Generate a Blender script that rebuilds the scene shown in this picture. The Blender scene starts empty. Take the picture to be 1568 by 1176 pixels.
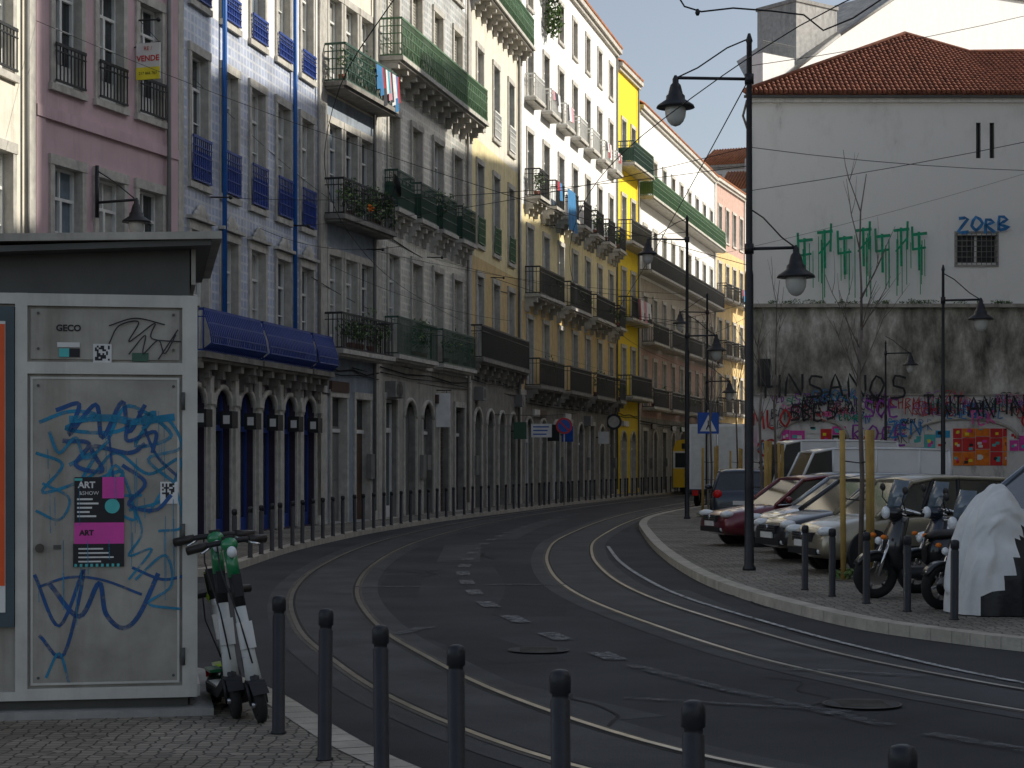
import bpy, math, random
from mathutils import Vector, Matrix, noise
R_=random.Random(7)
scene=bpy.context.scene
scene.view_settings.view_transform='Standard'
scene.view_settings.look='None'
scene.view_settings.exposure=0
# ------------------------------------------------------------------ materials
MATS={}
def mat(name,col,rough=.8,metal=0,var=.15,scale=3,bump=0,bscale=40,streak=0,dirt=(.05,.045,.04),spec=.4,speck=0):
    m=bpy.data.materials.new(name); m.use_nodes=True
    nt=m.node_tree; N=nt.nodes; Lk=nt.links
    b=N['Principled BSDF']; b.inputs['Roughness'].default_value=rough; b.inputs['Metallic'].default_value=metal
    b.inputs['Specular IOR Level'].default_value=spec
    tc=N.new('ShaderNodeTexCoord')
    n=N.new('ShaderNodeTexNoise'); n.inputs['Scale'].default_value=scale; n.inputs['Detail'].default_value=6; n.inputs['Roughness'].default_value=.6
    Lk.new(tc.outputs['Object'],n.inputs['Vector'])
    r=N.new('ShaderNodeValToRGB'); c=Vector(col)
    r.color_ramp.elements[0].position=.3; r.color_ramp.elements[1].position=.7
    r.color_ramp.elements[0].color=(*(c*(1-var)),1); r.color_ramp.elements[1].color=(*[min(.95,x) for x in c*(1+var)],1)
    Lk.new(n.outputs['Fac'],r.inputs['Fac'])
    out=r.outputs['Color']
    if streak>0:
        mp=N.new('ShaderNodeMapping'); mp.inputs['Scale'].default_value=(2.2,2.2,.22); Lk.new(tc.outputs['Object'],mp.inputs['Vector'])
        n2=N.new('ShaderNodeTexNoise'); n2.inputs['Scale'].default_value=1.3; n2.inputs['Detail'].default_value=8; n2.inputs['Roughness'].default_value=.68
        Lk.new(mp.outputs[0],n2.inputs['Vector'])
        r2=N.new('ShaderNodeValToRGB'); r2.color_ramp.elements[0].position=.5; r2.color_ramp.elements[1].position=.8
        r2.color_ramp.elements[0].color=(0,0,0,1); r2.color_ramp.elements[1].color=(streak,streak,streak,1)
        Lk.new(n2.outputs['Fac'],r2.inputs['Fac'])
        mx=N.new('ShaderNodeMix'); mx.data_type='RGBA'; Lk.new(r2.outputs['Color'],mx.inputs['Factor']); Lk.new(out,mx.inputs['A']); mx.inputs['B'].default_value=(*dirt,1)
        out=mx.outputs['Result']
    if speck>0:
        n3=N.new('ShaderNodeTexNoise'); n3.inputs['Scale'].default_value=90; n3.inputs['Detail'].default_value=3; Lk.new(tc.outputs['Object'],n3.inputs['Vector'])
        mx=N.new('ShaderNodeMix'); mx.data_type='RGBA'; mx.blend_type='OVERLAY'; mx.inputs['Factor'].default_value=speck
        Lk.new(out,mx.inputs['A']); Lk.new(n3.outputs['Fac'],mx.inputs['B']); out=mx.outputs['Result']
    Lk.new(out,b.inputs['Base Color'])
    if bump>0:
        n4=N.new('ShaderNodeTexNoise'); n4.inputs['Scale'].default_value=bscale; n4.inputs['Detail'].default_value=5; Lk.new(tc.outputs['Object'],n4.inputs['Vector'])
        bp=N.new('ShaderNodeBump'); bp.inputs['Strength'].default_value=bump; bp.inputs['Distance'].default_value=.02; Lk.new(n4.outputs['Fac'],bp.inputs['Height']); Lk.new(bp.outputs[0],b.inputs['Normal'])
    MATS[name]=m; return m
def tilemat(name,c1,c2,mort,size,msz=.012,rough=.28,bump=.3):
    m=mat(name,c1,rough,spec=.6); nt=m.node_tree; N=nt.nodes; Lk=nt.links; b=N['Principled BSDF']
    tc=N.new('ShaderNodeTexCoord'); sp=N.new('ShaderNodeSeparateXYZ'); cb=N.new('ShaderNodeCombineXYZ')
    Lk.new(tc.outputs['Object'],sp.inputs[0]); Lk.new(sp.outputs['X'],cb.inputs['X']); Lk.new(sp.outputs['Z'],cb.inputs['Y'])
    br=N.new('ShaderNodeTexBrick'); br.offset=0; br.inputs['Scale'].default_value=1; br.inputs['Brick Width'].default_value=size; br.inputs['Row Height'].default_value=size
    br.inputs['Mortar Size'].default_value=msz; br.inputs['Color1'].default_value=(*c1,1); br.inputs['Color2'].default_value=(*c2,1); br.inputs['Mortar'].default_value=(*mort,1)
    Lk.new(cb.outputs[0],br.inputs['Vector'])
    n=N.new('ShaderNodeTexNoise'); n.inputs['Scale'].default_value=.9; n.inputs['Detail'].default_value=8; n.inputs['Roughness'].default_value=.7; Lk.new(tc.outputs['Object'],n.inputs['Vector'])
    r=N.new('ShaderNodeValToRGB'); r.color_ramp.elements[0].position=.32; r.color_ramp.elements[0].color=(.58,.56,.53,1); r.color_ramp.elements[1].position=.6; r.color_ramp.elements[1].color=(1,1,1,1)
    Lk.new(n.outputs['Fac'],r.inputs['Fac'])
    mx=N.new('ShaderNodeMix'); mx.data_type='RGBA'; mx.blend_type='MULTIPLY'; mx.inputs['Factor'].default_value=1
    Lk.new(br.outputs['Color'],mx.inputs['A']); Lk.new(r.outputs['Color'],mx.inputs['B']); Lk.new(mx.outputs['Result'],b.inputs['Base Color'])
    return m
def cobble(name,c1,c2,gap,scale):
    m=mat(name,c1,.85); nt=m.node_tree; N=nt.nodes; Lk=nt.links; b=N['Principled BSDF']
    tc=N.new('ShaderNodeTexCoord'); v=N.new('ShaderNodeTexVoronoi'); v.inputs['Scale'].default_value=scale; v.inputs['Randomness'].default_value=.55; Lk.new(tc.outputs['Object'],v.inputs['Vector'])
    v2=N.new('ShaderNodeTexVoronoi'); v2.feature='DISTANCE_TO_EDGE'; v2.inputs['Scale'].default_value=scale; v2.inputs['Randomness'].default_value=.55; Lk.new(tc.outputs['Object'],v2.inputs['Vector'])
    sp=N.new('ShaderNodeSeparateColor'); Lk.new(v.outputs['Color'],sp.inputs[0])
    mx=N.new('ShaderNodeMix'); mx.data_type='RGBA'; mx.inputs['A'].default_value=(*c1,1); mx.inputs['B'].default_value=(*c2,1); Lk.new(sp.outputs[0],mx.inputs['Factor'])
    r=N.new('ShaderNodeValToRGB'); r.color_ramp.elements[0].position=.02; r.color_ramp.elements[1].position=.09; Lk.new(v2.outputs['Distance'],r.inputs['Fac'])
    m2=N.new('ShaderNodeMix'); m2.data_type='RGBA'; m2.inputs['A'].default_value=(*gap,1); Lk.new(r.outputs['Color'],m2.inputs['Factor']); Lk.new(mx.outputs['Result'],m2.inputs['B'])
    n=N.new('ShaderNodeTexNoise'); n.inputs['Scale'].default_value=.7; n.inputs['Detail'].default_value=6; Lk.new(tc.outputs['Object'],n.inputs['Vector'])
    r3=N.new('ShaderNodeValToRGB'); r3.color_ramp.elements[0].position=.3; r3.color_ramp.elements[0].color=(.55,.53,.5,1); r3.color_ramp.elements[1].position=.65; Lk.new(n.outputs['Fac'],r3.inputs['Fac'])
    m3=N.new('ShaderNodeMix'); m3.data_type='RGBA'; m3.blend_type='MULTIPLY'; m3.inputs['Factor'].default_value=1; Lk.new(m2.outputs['Result'],m3.inputs['A']); Lk.new(r3.outputs['Color'],m3.inputs['B'])
    Lk.new(m3.outputs['Result'],b.inputs['Base Color'])
    bp=N.new('ShaderNodeBump'); bp.inputs['Strength'].default_value=.6; bp.inputs['Distance'].default_value=.015; Lk.new(r.outputs['Color'],bp.inputs['Height']); Lk.new(bp.outputs[0],b.inputs['Normal'])
    return m
def spray(name,col,dens=.5,scale=14,lo=.1,hi=1):
    m=mat(name,col,.7,var=.3,scale=5); nt=m.node_tree; N=nt.nodes; Lk=nt.links; b=N['Principled BSDF']
    tc=N.new('ShaderNodeTexCoord'); n=N.new('ShaderNodeTexNoise'); n.inputs['Scale'].default_value=scale; n.inputs['Detail'].default_value=8; n.inputs['Roughness'].default_value=.75; Lk.new(tc.outputs['Object'],n.inputs['Vector'])
    r=N.new('ShaderNodeValToRGB'); r.color_ramp.elements[0].position=dens-.12; r.color_ramp.elements[1].position=dens+.1
    r.color_ramp.elements[0].color=(lo,lo,lo,1); r.color_ramp.elements[1].color=(hi,hi,hi,1); Lk.new(n.outputs['Fac'],r.inputs['Fac']); Lk.new(r.outputs['Color'],b.inputs['Alpha'])
    return m
# walls
mat('plaster_cream',(.74,.69,.58),streak=.4,bump=.15,var=.1)
mat('plaster_pink',(.6,.43,.45),streak=.3,bump=.15,var=.1,scale=1.2)
mat('plaster_white',(.8,.79,.77),streak=.35,bump=.15,var=.08)
mat('plaster_white_clean',(.86,.85,.82),streak=.16,bump=.1,var=.06)
mat('plaster_ochre',(.66,.48,.22),streak=.5,bump=.15,var=.15)
mat('plaster_paleyellow',(.8,.68,.38),streak=.4,bump=.15,var=.12)
mat('plaster_yellow',(.85,.62,.015),streak=.2,bump=.1,var=.1)
mat('plaster_beige',(.44,.385,.32),streak=.55,bump=.15,var=.18)
mat('plaster_rose',(.5,.33,.27),streak=.5,bump=.15,var=.15)
mat('plaster_bluegrey',(.27,.31,.36),streak=.5,bump=.15,var=.2)
mat('plaster_grey',(.42,.41,.39),streak=.6,bump=.25,var=.2)
mat('plaster_old',(.38,.36,.32),streak=.75,bump=.3,var=.25,scale=1.6)
mat('stone',(.5,.475,.425),streak=.55,bump=.25,var=.2,scale=5)
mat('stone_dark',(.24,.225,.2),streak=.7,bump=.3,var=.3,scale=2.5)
mat('shop_dark',(.05,.035,.055),rough=.5,streak=.3,var=.2)
mat('door_wood',(.09,.055,.04),rough=.6,streak=.4)
mat('door_green',(.03,.07,.05),rough=.55)
mat('door_grey',(.2,.2,.19),rough=.6,streak=.6)
tilemat('azulejo_blue',(.53,.58,.72),(.38,.45,.62),(.68,.71,.77),.22,.03)
tilemat('azulejo_grey',(.54,.54,.5),(.32,.35,.33),(.68,.66,.61),.22,.035)
mat('glass_dark',(.03,.036,.042),rough=.08,spec=.8,var=.4,scale=.8)
mat('glass_curtain',(.4,.4,.37),rough=.25,var=.3,scale=2)
mat('glass_blue',(.14,.18,.22),rough=.1,spec=.8,var=.3)
mat('frame_white',(.74,.74,.71),rough=.5,var=.1)
mat('frame_green',(.05,.12,.08),rough=.5)
mat('frame_brown',(.16,.1,.06),rough=.5)
mat('shutter_beige',(.56,.54,.47),rough=.6)
mat('iron_black',(.028,.03,.031),rough=.5)
mat('iron_green',(.035,.085,.06),rough=.5)
mat('iron_green_light',(.1,.19,.1),rough=.55,streak=.4)
mat('iron_blue',(.025,.06,.27),rough=.45,streak=.35)
mat('pipe_blue',(.02,.13,.44),rough=.4)
mat('terracotta',(.23,.09,.055),rough=.9,var=.45,scale=2.5,bump=.3,streak=.45)
mat('terracotta_light',(.5,.2,.09),rough=.85,var=.3,scale=2)
# ground
mat('asphalt',(.034,.034,.037),rough=.8,var=.5,scale=.5,bump=.5,bscale=120,speck=.5)
mat('asphalt_lane',(.05,.05,.052),rough=.72,var=.45,scale=1.1,bump=.5,bscale=120,speck=.5)
mat('asphalt_patch',(.024,.024,.026),rough=.82,var=.25,scale=2,bump=.4,bscale=120)
mat('asphalt_patch_light',(.06,.06,.06),rough=.8,var=.3,scale=2,bump=.4,bscale=120)
mat('rail_steel',(.42,.38,.31),rough=.28,metal=.85,var=.35,scale=3)
mat('rail_edge',(.09,.08,.065),rough=.8,var=.4)
mat('rail_groove',(.01,.01,.01))
spray('paint_worn',(.2,.2,.2),.49,9,.05,.9)
spray('paint_white',(.5,.5,.48),.47,9)
spray('paint_faint',(.14,.14,.14),.52,6,0,.8)
cobble('cobble_beige',(.4,.355,.29),(.25,.225,.185),(.08,.07,.055),11)
cobble('cobble_grey',(.36,.325,.27),(.23,.21,.18),(.07,.065,.055),9)
mat('kerb_stone',(.46,.42,.35),rough=.8,var=.25,scale=3,bump=.3)
mat('soil',(.12,.1,.07),var=.3)
mat('concrete',(.33,.32,.3),streak=.4,bump=.3,var=.2)
# misc
mat('metal_grey',(.36,.34,.3),rough=.48,metal=.15,var=.35,scale=1.8,streak=.7,dirt=(.13,.1,.075),bump=.06,bscale=8)
mat('metal_frame',(.56,.55,.51),rough=.42,metal=.2,var=.15,streak=.4,dirt=(.15,.13,.11))
mat('metal_dark',(.09,.09,.085),rough=.5,streak=.2)
mat('teal_frame',(.06,.09,.105),rough=.4)
mat('orange_ad',(.85,.11,.02),rough=.4)
mat('post_black',(.02,.021,.025),rough=.42,var=.3,scale=6,bump=.15,streak=.12,dirt=(.08,.075,.07))
mat('glass_lamp',(.62,.62,.58),rough=.15,var=.1)
spray('spray_blue',(.02,.24,.42),.45,9,.15,.9); spray('spray_blue_d',(.02,.09,.27),.43,10,.15,.9); spray('spray_green',(.005,.3,.15),.38,5,.65,1)
for n_,c_ in (('ink_black',(.03,.03,.035)),('ink_red',(.5,.04,.04)),('ink_purple',(.27,.06,.36)),('ink_green',(.02,.25,.13)),('ink_blue',(.04,.2,.46)),('ink_pink',(.65,.12,.35))): mat(n_,c_,.8,var=.5,scale=3)
mat('paper_black',(.02,.02,.025),rough=.6); mat('paper_pink',(.7,.07,.4),rough=.6); mat('paper_white',(.72,.72,.7),rough=.6,var=.12); mat('paper_blue',(.05,.35,.6)); mat('paper_teal',(.1,.5,.5)); mat('paper_orange',(.8,.2,.02),var=.25,scale=3); mat('paper_yellow',(.85,.72,.05))
mat('paper_red',(.6,.04,.04))
mat('tyre',(.018,.018,.018),rough=.85); mat('rim',(.4,.4,.42),rough=.3,metal=.8); mat('plastic_black',(.02,.02,.022),rough=.5)
mat('chrome',(.7,.7,.7),rough=.15,metal=1)
mat('light_red',(.6,.01,.01),rough=.2); mat('light_clear',(.75,.78,.8),rough=.08,var=.1,spec=1)
def paint(n,c,metal=.3):
    m=mat(n,c,rough=.28,metal=metal,var=.05,scale=2,spec=.6); m.node_tree.nodes['Principled BSDF'].inputs['Coat Weight'].default_value=.7; m.node_tree.nodes['Principled BSDF'].inputs['Coat Roughness'].default_value=.06
paint('car_maroon',(.15,.015,.025)); paint('car_silver',(.36,.39,.43),.6); paint('car_black',(.02,.021,.024)); paint('car_gold',(.34,.3,.22),.5); paint('car_bluegrey',(.12,.145,.18),.5); paint('car_white',(.84,.85,.86),0); paint('car_darkblue',(.025,.035,.055)); paint('car_yellow',(.8,.5,.02),0); paint('green_paint',(.015,.22,.08),0); paint('lime_paint',(.45,.7,.03),0)
mat('white_plastic',(.62,.64,.62),rough=.4,streak=.4)
mat('wood_stake',(.42,.27,.08),rough=.8,var=.25,streak=.3,dirt=(.1,.07,.04))
mat('bark',(.17,.14,.12),rough=.9,var=.3)
mat('leaf',(.05,.1,.025),rough=.6,var=.5,scale=9); mat('leaf_l',(.12,.19,.05),rough=.6,var=.4,scale=9)
mat('tarp_silver',(.74,.74,.73),rough=.6,var=.12,bump=.35,bscale=5); mat('tarp_black',(.015,.015,.018),rough=.4,bump=.5,bscale=8)
mat('cloth_red',(.4,.03,.04)); mat('cloth_blue',(.04,.2,.42)); mat('cloth_white',(.7,.7,.7)); mat('cloth_dark',(.04,.04,.05)); mat('cloth_pink',(.6,.3,.35)); mat('cloth_teal',(.02,.4,.5))
mat('sign_blue',(.01,.08,.4),rough=.4); mat('sign_red',(.5,.02,.03),rough=.4)
mat('wire',(.03,.03,.03))
mat('leather',(.03,.025,.022),rough=.45)
def mouldy(name,base,dark,thr,light=(.6,.59,.55),sc=.55):
    m=mat(name,base,.9,bump=.4,bscale=12); nt=m.node_tree; N=nt.nodes; Lk=nt.links; b=N['Principled BSDF']
    tc=N.new('ShaderNodeTexCoord'); mp=N.new('ShaderNodeMapping'); mp.inputs['Scale'].default_value=(1,1,.45); Lk.new(tc.outputs['Object'],mp.inputs[0])
    n=N.new('ShaderNodeTexNoise'); n.inputs['Scale'].default_value=sc; n.inputs['Detail'].default_value=10; n.inputs['Roughness'].default_value=.72; Lk.new(mp.outputs[0],n.inputs['Vector'])
    r=N.new('ShaderNodeValToRGB'); e=r.color_ramp.elements; e[0].position=thr-.14; e[0].color=(*dark,1); e[1].position=thr+.16; e[1].color=(*light,1)
    k=e.new(thr-.02); k.color=(*(Vector(base)*.6),1); k=e.new(thr+.06); k.color=(*base,1)
    Lk.new(n.outputs['Fac'],r.inputs['Fac']); Lk.new(r.outputs['Color'],b.inputs['Base Color'])
mouldy('wall_mould',(.38,.37,.32),(.05,.05,.04),.48,(.68,.67,.63),.7)
mouldy('wall_upper',(.8,.795,.77),(.45,.44,.42),.31,(.87,.87,.85))
mouldy('wall_base',(.66,.65,.63),(.25,.25,.24),.4,(.74,.735,.72),.9)
# ------------------------------------------------------------------ mesh builder
class MB:
    def __init__(s): s.v=[];s.f=[];s.m=[];s.sm=[];s.slots=[]
    def mi(s,n):
        if n not in s.slots: s.slots.append(n)
        return s.slots.index(n)
    def face(s,pts,m,smooth=False):
        i=len(s.v); s.v+= [tuple(p) for p in pts]; s.f.append(tuple(range(i,i+len(pts)))); s.m.append(s.mi(m)); s.sm.append(smooth)
    def box(s,x0,x1,y0,y1,z0,z1,m,M=None):
        i=len(s.v); P=[(x0,y0,z0),(x1,y0,z0),(x1,y1,z0),(x0,y1,z0),(x0,y0,z1),(x1,y0,z1),(x1,y1,z1),(x0,y1,z1)]
        if M: P=[tuple(M@Vector(p)) for p in P]
        s.v+=P
        for q in ((0,3,2,1),(4,5,6,7),(0,1,5,4),(1,2,6,5),(2,3,7,6),(3,0,4,7)):
            s.f.append(tuple(i+k for k in q)); s.m.append(s.mi(m)); s.sm.append(False)
    def rings(s,rings,m,cap=True,smooth=True):
        i=len(s.v); n=len(rings[0])
        for r in rings: s.v+=[tuple(p) for p in r]
        k=s.mi(m)
        for a in range(len(rings)-1):
            for b in range(n):
                s.f.append((i+a*n+b,i+a*n+(b+1)%n,i+(a+1)*n+(b+1)%n,i+(a+1)*n+b)); s.m.append(k); s.sm.append(smooth)
        if cap:
            s.f.append(tuple(i+b for b in reversed(range(n)))); s.m.append(k); s.sm.append(False)
            j=i+(len(rings)-1)*n; s.f.append(tuple(j+b for b in range(n))); s.m.append(k); s.sm.append(False)
    def cyl(s,p0,p1,r0,r1=None,n=10,m='iron_black',smooth=True):
        r1=r0 if r1 is None else r1; p0=Vector(p0);p1=Vector(p1); d=(p1-p0).normalized()
        a=d.orthogonal().normalized(); b=d.cross(a)
        s.rings([[p+ (a*math.cos(t)+b*math.sin(t))*r for t in [2*math.pi*k/n for k in range(n)]] for p,r in ((p0,r0),(p1,r1))],m,True,smooth)
    def tube(s,pts,r,n=6,m='iron_black'):
        pts=[Vector(p) for p in pts]; R=[]
        a=None
        for i,p in enumerate(pts):
            d=(pts[min(i+1,len(pts)-1)]-pts[max(i-1,0)]).normalized()
            if a is None: a=d.orthogonal().normalized()
            a=(a-d*a.dot(d)).normalized(); b=d.cross(a)
            rr=r[i] if isinstance(r,(list,tuple)) else r
            R.append([p+(a*math.cos(t)+b*math.sin(t))*rr for t in [2*math.pi*k/n for k in range(n)]])
        s.rings(R,m)
    def ell(s,c,rad,m,n=12,k=8,M=None):
        c=Vector(c); R=[]
        for j in range(k+1):
            t=math.pi*(.02+.96*j/k); R.append([])
            for i in range(n):
                a=2*math.pi*i/n; p=Vector((rad[0]*math.sin(t)*math.cos(a),rad[1]*math.sin(t)*math.sin(a),-rad[2]*math.cos(t)))
                if M: p=M@p
                R[-1].append(c+p)
        s.rings(R,m)
    def lathe(s,c,prof,m,n=14):
        s.rings([[(c[0]+r*math.cos(2*math.pi*i/n),c[1]+r*math.sin(2*math.pi*i/n),c[2]+z) for i in range(n)] for r,z in prof],m)
    def torus(s,c,axis,R,r,m,n=22,k=8):
        c=Vector(c);axis=Vector(axis).normalized();a=axis.orthogonal().normalized();b=axis.cross(a)
        i0=len(s.v)
        for i in range(n):
            t=2*math.pi*i/n; d=a*math.cos(t)+b*math.sin(t)
            for j in range(k):
                q=2*math.pi*j/k; s.v.append(tuple(c+d*(R+r*math.cos(q))+axis*(r*math.sin(q))))
        mi=s.mi(m)
        for i in range(n):
            for j in range(k):
                s.f.append((i0+i*k+j,i0+((i+1)%n)*k+j,i0+((i+1)%n)*k+(j+1)%k,i0+i*k+(j+1)%k)); s.m.append(mi); s.sm.append(True)
    def rect(s,u0,u1,z0,z1,m,y=0): 
        if u1-u0>1e-4 and z1-z0>1e-4: s.face([(u0,y,z0),(u1,y,z0),(u1,y,z1),(u0,y,z1)],m)
    def ribbon(s,pts,w,y,m,smooth=6):
        P=crom([(p[0],p[1]) for p in pts],smooth) if smooth>1 and len(pts)>2 else [Vector(p) for p in pts]
        L=[];Rr=[]
        for i,p in enumerate(P):
            d=(P[min(i+1,len(P)-1)]-P[max(i-1,0)]); 
            if d.length<1e-6: d=Vector((1,0))
            d.normalize(); nrm=Vector((-d.y,d.x))*w/2
            L.append(p+nrm);Rr.append(p-nrm)
        for i in range(len(P)-1):
            s.face([(Rr[i].x,y,Rr[i].y),(Rr[i+1].x,y,Rr[i+1].y),(L[i+1].x,y,L[i+1].y),(L[i].x,y,L[i].y)],m)
    def leaves(s,c,rad,n,m,size=.07,rng=R_):
        for _ in range(n):
            while True:
                q=Vector((rng.uniform(-1,1),rng.uniform(-1,1),rng.uniform(-1,1)))
                if q.length<1: break
            p=Vector((c[0]+q.x*rad[0],c[1]+q.y*rad[1],c[2]+q.z*rad[2])); a=Vector((rng.gauss(0,1),rng.gauss(0,1),rng.gauss(0,1))).normalized(); b=a.orthogonal().normalized()
            z=size*rng.uniform(.6,1.4)
            s.face([p-a*z,p+b*z*.5,p+a*z,p-b*z*.5],m if rng.random()<.6 else ('leaf_l' if m=='leaf' else m))
    def make(s,name,M=Matrix.Identity(4),parent=None):
        me=bpy.data.meshes.new(name); me.from_pydata(s.v,[],s.f)
        for n in s.slots: me.materials.append(MATS[n])
        me.polygons.foreach_set('material_index',s.m); me.polygons.foreach_set('use_smooth',s.sm); me.update()
        ob=bpy.data.objects.new(name,me); scene.collection.objects.link(ob)
        if parent: ob.parent=parent
        else: ob.matrix_world=M
        return ob
def crom(pts,k=6):
    P=[Vector(p) for p in pts]; P=[P[0]*2-P[1]]+P+[P[-1]*2-P[-2]]; o=[]
    for i in range(1,len(P)-2):
        a,b,c,d=P[i-1:i+3]
        for j in range(k):
            t=j/k; o.append(.5*((2*b)+(c-a)*t+(2*a-5*b+4*c-d)*t*t+(3*b-a-3*c+d)*t**3))
    o.append(P[-2]); return o
class Obj:
    def __init__(s,name,loc=(0,0,0),rot=0,M=None):
        s.name=name; s.M=M or (Matrix.Translation(Vector(loc))@Matrix.Rotation(rot,4,'Z')); s.p={}; s.extra=[]
    def part(s,n):
        if n not in s.p: s.p[n]=MB()
        return s.p[n]
    def text(s,txt,size,x,z,y,m,sx=1,name='lettering',bold=0,rz=0):
        s.extra.append((txt,size,x,z,y,m,sx,name,bold,rz))
    def done(s):
        e=bpy.data.objects.new(s.name,None); scene.collection.objects.link(e); e.matrix_world=s.M; e.empty_display_size=.3
        out={}
        for n,mb in s.p.items():
            if mb.f: out[n]=mb.make(n,parent=e)
        for txt,size,x,z,y,m,sx,name,bold,rz in s.extra:
            cu=bpy.data.curves.new(name,'FONT'); cu.body=txt; cu.size=size; cu.offset=bold; cu.align_x='CENTER'; cu.align_y='CENTER'; cu.resolution_u=3
            ob=bpy.data.objects.new(name,cu); scene.collection.objects.link(ob); cu.materials.append(MATS[m]); ob.parent=e
            ob.location=(x,y,z); ob.rotation_euler=(math.pi/2,0,rz); ob.scale=(sx,1,1)
        return e,out
# ------------------------------------------------------------------ ground
g=MB(); g.face([(-900,-200,-.02),(900,-200,-.02),(900,1500,-.02),(-900,1500,-.02)],'soil'); g.make('ground')
g=MB(); g.face([(-60,-40,0),(60,-40,0),(60,230,0),(-60,230,0)],'asphalt'); g.make('road')
def ribbonZ(mb,path,off,w,z,m,k=6,raw=False):
    P=crom(path,k) if not raw else [Vector(p) for p in path]; L=[];R=[]
    for i,p in enumerate(P):
        d=(P[min(i+1,len(P)-1)]-P[max(i-1,0)]).normalized(); n=Vector((d.y,-d.x))
        L.append(p+n*(off-w/2)); R.append(p+n*(off+w/2))
    for i in range(len(P)-1): mb.face([(*R[i],z),(*R[i+1],z),(*L[i+1],z),(*L[i],z)],m)
track_l=[(5.2,6.6),(3.4,8),(1.6,9.6),(.27,11.3),(-.9,14.2),(-1.75,17.4),(-2.35,20.2),(-2.95,24.4),(-3.28,28.5),(-3.4,33),(-3.3,39),(-2.9,45),(-2.0,53),(-.6,62),(1.4,72),(3.6,82),(6.5,94),(9.9,107),(15,125),(20,139),(26,152)]
track_r=[(8,6.9),(6.9,8.6),(5.9,10),(4.9,11.6),(3.8,13.56),(3.06,15.1),(2.28,17.4),(1.6,20.8),(1.05,24.4),(.75,28),(.65,32),(.7,36.5),(1.0,42.5),(1.7,49),(2.6,56),(4.0,65),(5.5,72.5),(7.8,83),(10,92),(13.4,106),(18.5,123),(23,136),(29,148)]
tr=MB()
for path in (track_l,track_r):
    ribbonZ(tr,path,.45,1.5,.004,'asphalt_lane')
    for off in (0,.9):
        ribbonZ(tr,path,off,.15,.008,'rail_edge'); ribbonZ(tr,path,off,.055,.012,'rail_steel'); ribbonZ(tr,path,off+(.045 if off==0 else -.045),.03,.012,'rail_groove')
tr.make('tram_tracks')
pt=MB()
for pth,w_,mm in (([(.2,22),(.35,27),(.1,33)],.9,'asphalt_patch'),([(-1.6,25),(-1.75,30)],.6,'asphalt_patch'),([(-.6,19.5),(.2,16.9)],.7,'asphalt_patch'),([(-.2,44),(.5,52),(1.6,60)],.6,'asphalt_patch_light'),([(2.6,22.6),(2.3,26.5)],.5,'asphalt_patch_light'),([(-1.0,34),(-1.1,41)],.8,'asphalt_patch_light'),([(-.2,15.2),(.9,13.2)],.5,'asphalt_patch_light'),([(3.7,11.4),(4.6,10.3)],.6,'asphalt_patch'),([(-5.2,24),(-5.0,28)],1.1,'asphalt_patch_light')): ribbonZ(pt,pth,0,w_,.002,mm,4,raw=len(pth)<3)
rc=random.Random(21)
for k in range(16):   # sealed cracks
    x=rc.uniform(-4,3.5);y=rc.uniform(12,48);a=rc.uniform(-.6,.6)+(1.57 if rc.random()<.6 else 0);P=[Vector((x,y))]
    for q in range(6): a+=rc.gauss(0,.35); P.append(P[-1]+Vector((math.cos(a),math.sin(a)))*rc.uniform(.2,.5))
    ribbonZ(pt,P,0,rc.uniform(.02,.04),.0062+k*.0001,'rail_groove',2)
pt.make('road_repair_patches')
mk=MB()
ribbonZ(mk,[(6.2,11.2),(4.24,14.9),(3.35,18),(2.75,21.2),(2.2,25),(1.95,29),(1.85,34),(1.95,40)],.15,.07,.0165,'paint_white')
cen=crom([(5.5,9.2),(3.28,11.7),(2.26,13.6),(1.24,16.1),(.83,17.7),(.33,19.9),(-.07,22.1),(-.42,24.6),(-.74,28.8),(-.84,32),(-.8,37),(-.55,42.5),(0,49),(1.0,57),(2.6,67)],14)
acc=0; cur=[]
for i in range(len(cen)-1):
    seg=(cen[i+1]-cen[i]).length; y=cen[i].y
    per=4.6 if y<17 else 2.2; on=4.2 if y<17 else 1.1
    if acc%per<on: cur.append(cen[i])
    else:
        if len(cur)>1: ribbonZ(mk,cur,0,.16 if y<17 else .22,.0165,'paint_faint' if y<17 else 'paint_worn',raw=True)
        cur=[]
    acc+=seg
for (x,y,l,w,a) in [(-1.1,20,.9,.2,1.2),(3.0,16.0,1.2,.2,-.5),(.2,27.5,1.2,.2,0),(-1.9,27,1.1,.2,0),(1.7,13.9,1.8,.1,-.45)]:
    d=Vector((math.cos(a),math.sin(a))); ribbonZ(mk,[Vector((x,y))-d*l/2,Vector((x,y)),Vector((x,y))+d*l/2],0,w,.0165,'paint_faint',raw=True)
mk.make('road_markings')
for (x,y,r) in [(2.66,13.9,.3),(.26,17.9,.3)]:
    mh=MB(); n=28
    for (ra,rb,z,m) in ((r,r*.93,.018,'rail_edge'),(r*.93,r*.9,.018,'rail_groove'),(r*.9,.001,.018,'asphalt_lane'),):
        for i in range(n):
            a=2*math.pi*i/n;b=2*math.pi*(i+1)/n
            mh.face([(ra*math.cos(a),ra*math.sin(a),z),(ra*math.cos(b),ra*math.sin(b),z),(rb*math.cos(b),rb*math.sin(b),z),(rb*math.cos(a),rb*math.sin(a),z)],m)
    for k in range(-3,4): mh.box(-r*.6,r*.6,k*r*.2-.012,k*r*.2+.012,.018,.022,'rail_edge')
    mh.make('manhole_cover',Matrix.Translation((x,y,0)))
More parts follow.
